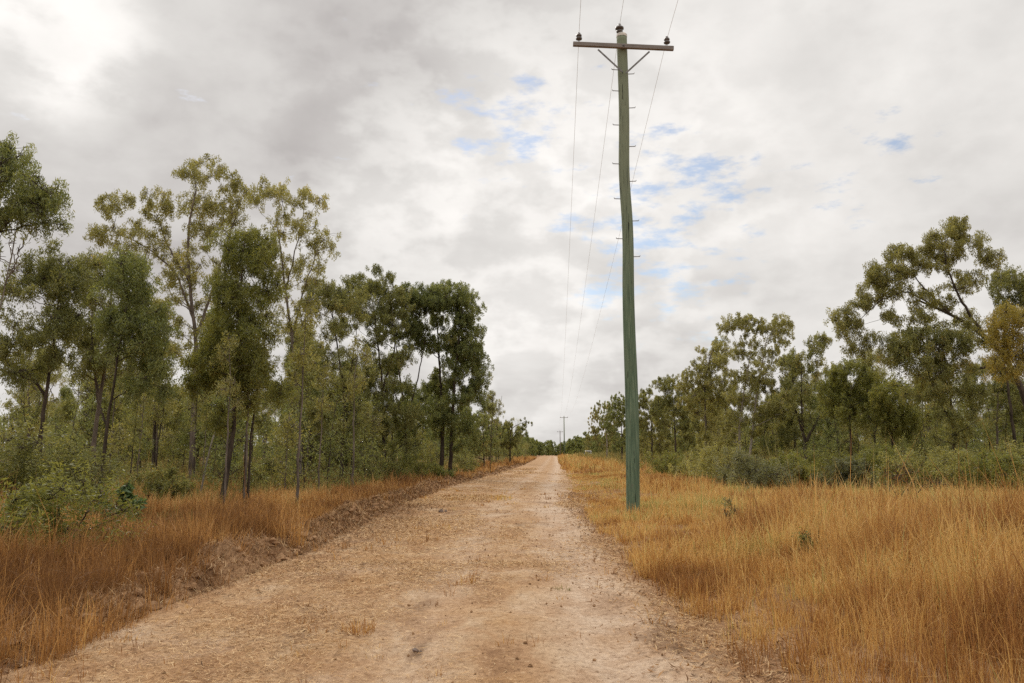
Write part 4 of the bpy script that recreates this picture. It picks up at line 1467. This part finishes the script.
# ------------------------------------------------------------------ litter
def lie_flat(mb, X, Y, Z, rng, L, Wd, tint, tilt=0.18, curl=0.0):
    n = len(X)
    az = rng.uniform(0, 2 * math.pi, n)
    tl = rng.normal(0, tilt, n)
    d = np.stack([np.cos(az) * np.cos(tl), np.sin(az) * np.cos(tl), np.sin(tl)], -1)
    s = np.stack([-np.sin(az), np.cos(az), rng.normal(0, 0.35, n)], -1)
    P = np.stack([X, Y, Z + np.abs(np.sin(tl)) * L * 0.5 + 0.006], -1)
    L = np.broadcast_to(L, (n,))[:, None]
    Wd = np.broadcast_to(Wd, (n,))[:, None]
    bend = s * L * rng.normal(0, 0.12, (n, 1))
    v = np.stack([P - d * L / 2, P + s * Wd / 2 + bend, P + d * L / 2, P - s * Wd / 2 + bend], 1).reshape(-1, 3)
    mb.add(v, np.arange(n * 4).reshape(-1, 4), None, tint)


rng = np.random.RandomState(91)
mb = MB()
for (n, y0, y1, lmean, wm) in ((120000, 3.5, 12, 0.075, 0.0042), (90000, 11, 30, 0.10, 0.007), (20000, 28, 80, 0.16, 0.018)):
    y = np.sqrt(rng.uniform(y0 ** 2, y1 ** 2, n))
    u_ = rng.uniform(-0.02, 1.05, n)
    x = xl(y) + (xr(y) - xl(y)) * u_
    dens = 0.30 + 1.7 * fbm(x * 0.55, y * 0.28, 4) + 0.45 * np.exp(-((u_ - 0.33) / 0.20) ** 2) - 0.55 * np.exp(-((u_ - 0.78) / 0.16) ** 2) - 0.25 * np.exp(-((u_ - 0.55) / 0.05) ** 2)
    k = (rng.rand(n) < dens) & (np.abs(x) < 0.72 * y + 2)
    x, y = x[k], y[k]
    m_ = len(x)
    lie_flat(mb, x, y, hroad(x, y), rng, lmean * rng.uniform(0.4, 1.5, m_), np.maximum(wm, y * 0.0006) * rng.uniform(0.6, 1.4, m_), np.clip(rng.normal(0.55, 0.26, m_), 0, 1))
o = mb.build('straw_litter', STRAW)
tag(o, 'cut straw lying matted over the track surface', 'straw', None, 'stuff')

mb = MB()
# twigs, leaves and crumbs along the grass side edge and on the bank
n = 13000
y = rng.uniform(3.5 ** 0.5, 32 ** 0.5, n) ** 2
off = rng.normal(0.20, 0.42, n)
x = xr(y) + off
k = np.abs(x) < 0.72 * y + 2
x, y = x[k], y[k]
lie_flat(mb, x, y, np.maximum(hroad(x, y) * (x < xr(y)), hg(x, y)), rng, rng.uniform(0.03, 0.11, len(x)), np.maximum(0.012, y * 0.0009) * rng.uniform(0.5, 1.6, len(x)), np.clip(rng.normal(0.60, 0.25, len(x)), 0, 1), 0.3)
by_, bu_, bz_, bc_ = BANKZ
n = 70000
iy = rng.randint(0, len(by_), n)
iu = np.clip((rng.normal(0.5, 0.28, n) * len(bu_)).astype(int), 0, len(bu_) - 1)
x = bc_[iy, 0] + bu_[iu] * 0.62 + rng.uniform(-0.02, 0.02, n)
y = by_[iy] + rng.uniform(-0.03, 0.03, n)
lie_flat(mb, x, y, bz_[iy, iu], rng, rng.uniform(0.04, 0.24, n), np.maximum(0.005, y * 0.0006) * rng.uniform(0.5, 1.6, n), np.clip(rng.normal(0.6, 0.3, n), 0, 1), 0.5)
# thin litter on the scraped strip near the bank
n = 9000
y = np.sqrt(rng.uniform(3.5 ** 2, 25 ** 2, n))
x = xl(y) + np.abs(rng.normal(0, 0.8, n))
lie_flat(mb, x, y, hroad(x, y), rng, rng.uniform(0.03, 0.13, n), np.maximum(0.006, y * 0.0007) * rng.uniform(0.5, 1.5, n), np.clip(rng.normal(0.45, 0.28, n), 0, 1), 0.25)
o = mb.build('leaf_litter', LITTER)
tag(o, 'dead leaves and twigs along both edges of the track', 'litter', None, 'stuff')


# clods
def clod(mb, p, r, rng):
    n = 7
    prof = [(0, 0.5), (0.25, 0.95), (0.55, 1.0), (0.85, 0.6), (1.0, 0.15)]
    v0 = mb.n
    mb.lathe(np.array(p) - [0, 0, r * 0.25], (rng.normal(0, 0.2), rng.normal(0, 0.2), 1), [(h * r * 1.3, k * r * rng.uniform(0.75, 1.2)) for h, k in prof], n)
    mb.v[-1] = mb.v[-1] + rng.normal(0, r * 0.12, mb.v[-1].shape)


mb = MB()
rng = np.random.RandomState(17)
for _ in range(900):
    i = rng.randint(0, len(by_))
    j = int(np.clip(rng.normal(0.6, 0.25) * len(bu_), 0, len(bu_) - 1))
    clod(mb, (bc_[i, 0] + bu_[j] * 0.62, by_[i], bz_[i, j]), abs(rng.normal(0.03, 0.02)) + 0.012, rng)
for _ in range(170):
    i = rng.randint(0, int(len(by_) * 0.75))
    j = int(np.clip(rng.normal(0.62, 0.22) * len(bu_), 0, len(bu_) - 1))
    clod(mb, (bc_[i, 0] + bu_[j] * 0.62, by_[i], bz_[i, j]), rng.uniform(0.04, 0.09), rng)
for _ in range(1500):
    y = math.sqrt(rng.uniform(16, 900))
    x = float(xl(y)) + rng.uniform(0.02, 1.06) * float(xr(y) - xl(y))
    clod(mb, (x, y, float(hroad(x, y))), abs(rng.normal(0.0, 0.006)) + 0.005, rng)
o = mb.build('dirt_crumbs', BANKM)
tag(o, 'crumbs of brown soil scattered over the bank and the track', 'dirt', None, 'stuff')
x, y = gp(415, 654)
mb = MB()
clod(mb, (0, 0, 0), 0.026, np.random.RandomState(3))
clod(mb, (0.04, 0.01, -0.005), 0.014, np.random.RandomState(4))
o = mb.build('dirt_clod', STONE)
o.location = (x, y, float(hroad(x, y)))
tag(o, 'small dark clod of earth lying alone on the track near the dry tuft', 'clod')
x, y = gp(441, 513)
mb = MB()
clod(mb, (0, 0, 0), 0.07, np.random.RandomState(5))
clod(mb, (0.12, 0.02, 0), 0.05, np.random.RandomState(6))
o = mb.build('dirt_clod', STONE)
o.location = (x, y, float(hroad(x, y)))
tag(o, 'dark lump of earth farther up the track beside the bank', 'clod')


# white vehicle far away behind the grass
v0 = at(588.2, 452, 236)
car = empty('parked_car', (v0[0], v0[1], 0.03))
tag(car, 'tiny white four wheel drive parked beyond the grass at the far end of the track', 'car')
mb = MB()
mb.box((0, 0, 0.80), (0, 1, 0), (1, 0, 0), (0, 0, 1), 2.2, 0.92, 0.42, 0.08)
mb.box((0, 0.35, 1.56), (0, 1, 0), (1, 0, 0), (0, 0, 1), 1.55, 0.82, 0.40, 0.10)
mb.build('body', WHITE, car)
for (yy, hw) in ((-1.205, 0.68), (1.905, 0.68)):
    mb = MB()
    mb.box((0, yy, 1.55), (1, 0, 0), (0, 1, 0), (0, 0, 1), hw, 0.02, 0.24, 0.01)
    mb.build('window', GLASS, car)
for sx in (-0.80, 0.80):
    for yy in (-1.35, 1.35):
        mb = MB()
        mb.lathe((sx - 0.12, yy, 0.36), (1, 0, 0), [(0, 0.30), (0.03, 0.36), (0.21, 0.36), (0.24, 0.30)], 14)
        mb.build('wheel', RUBBER, car)
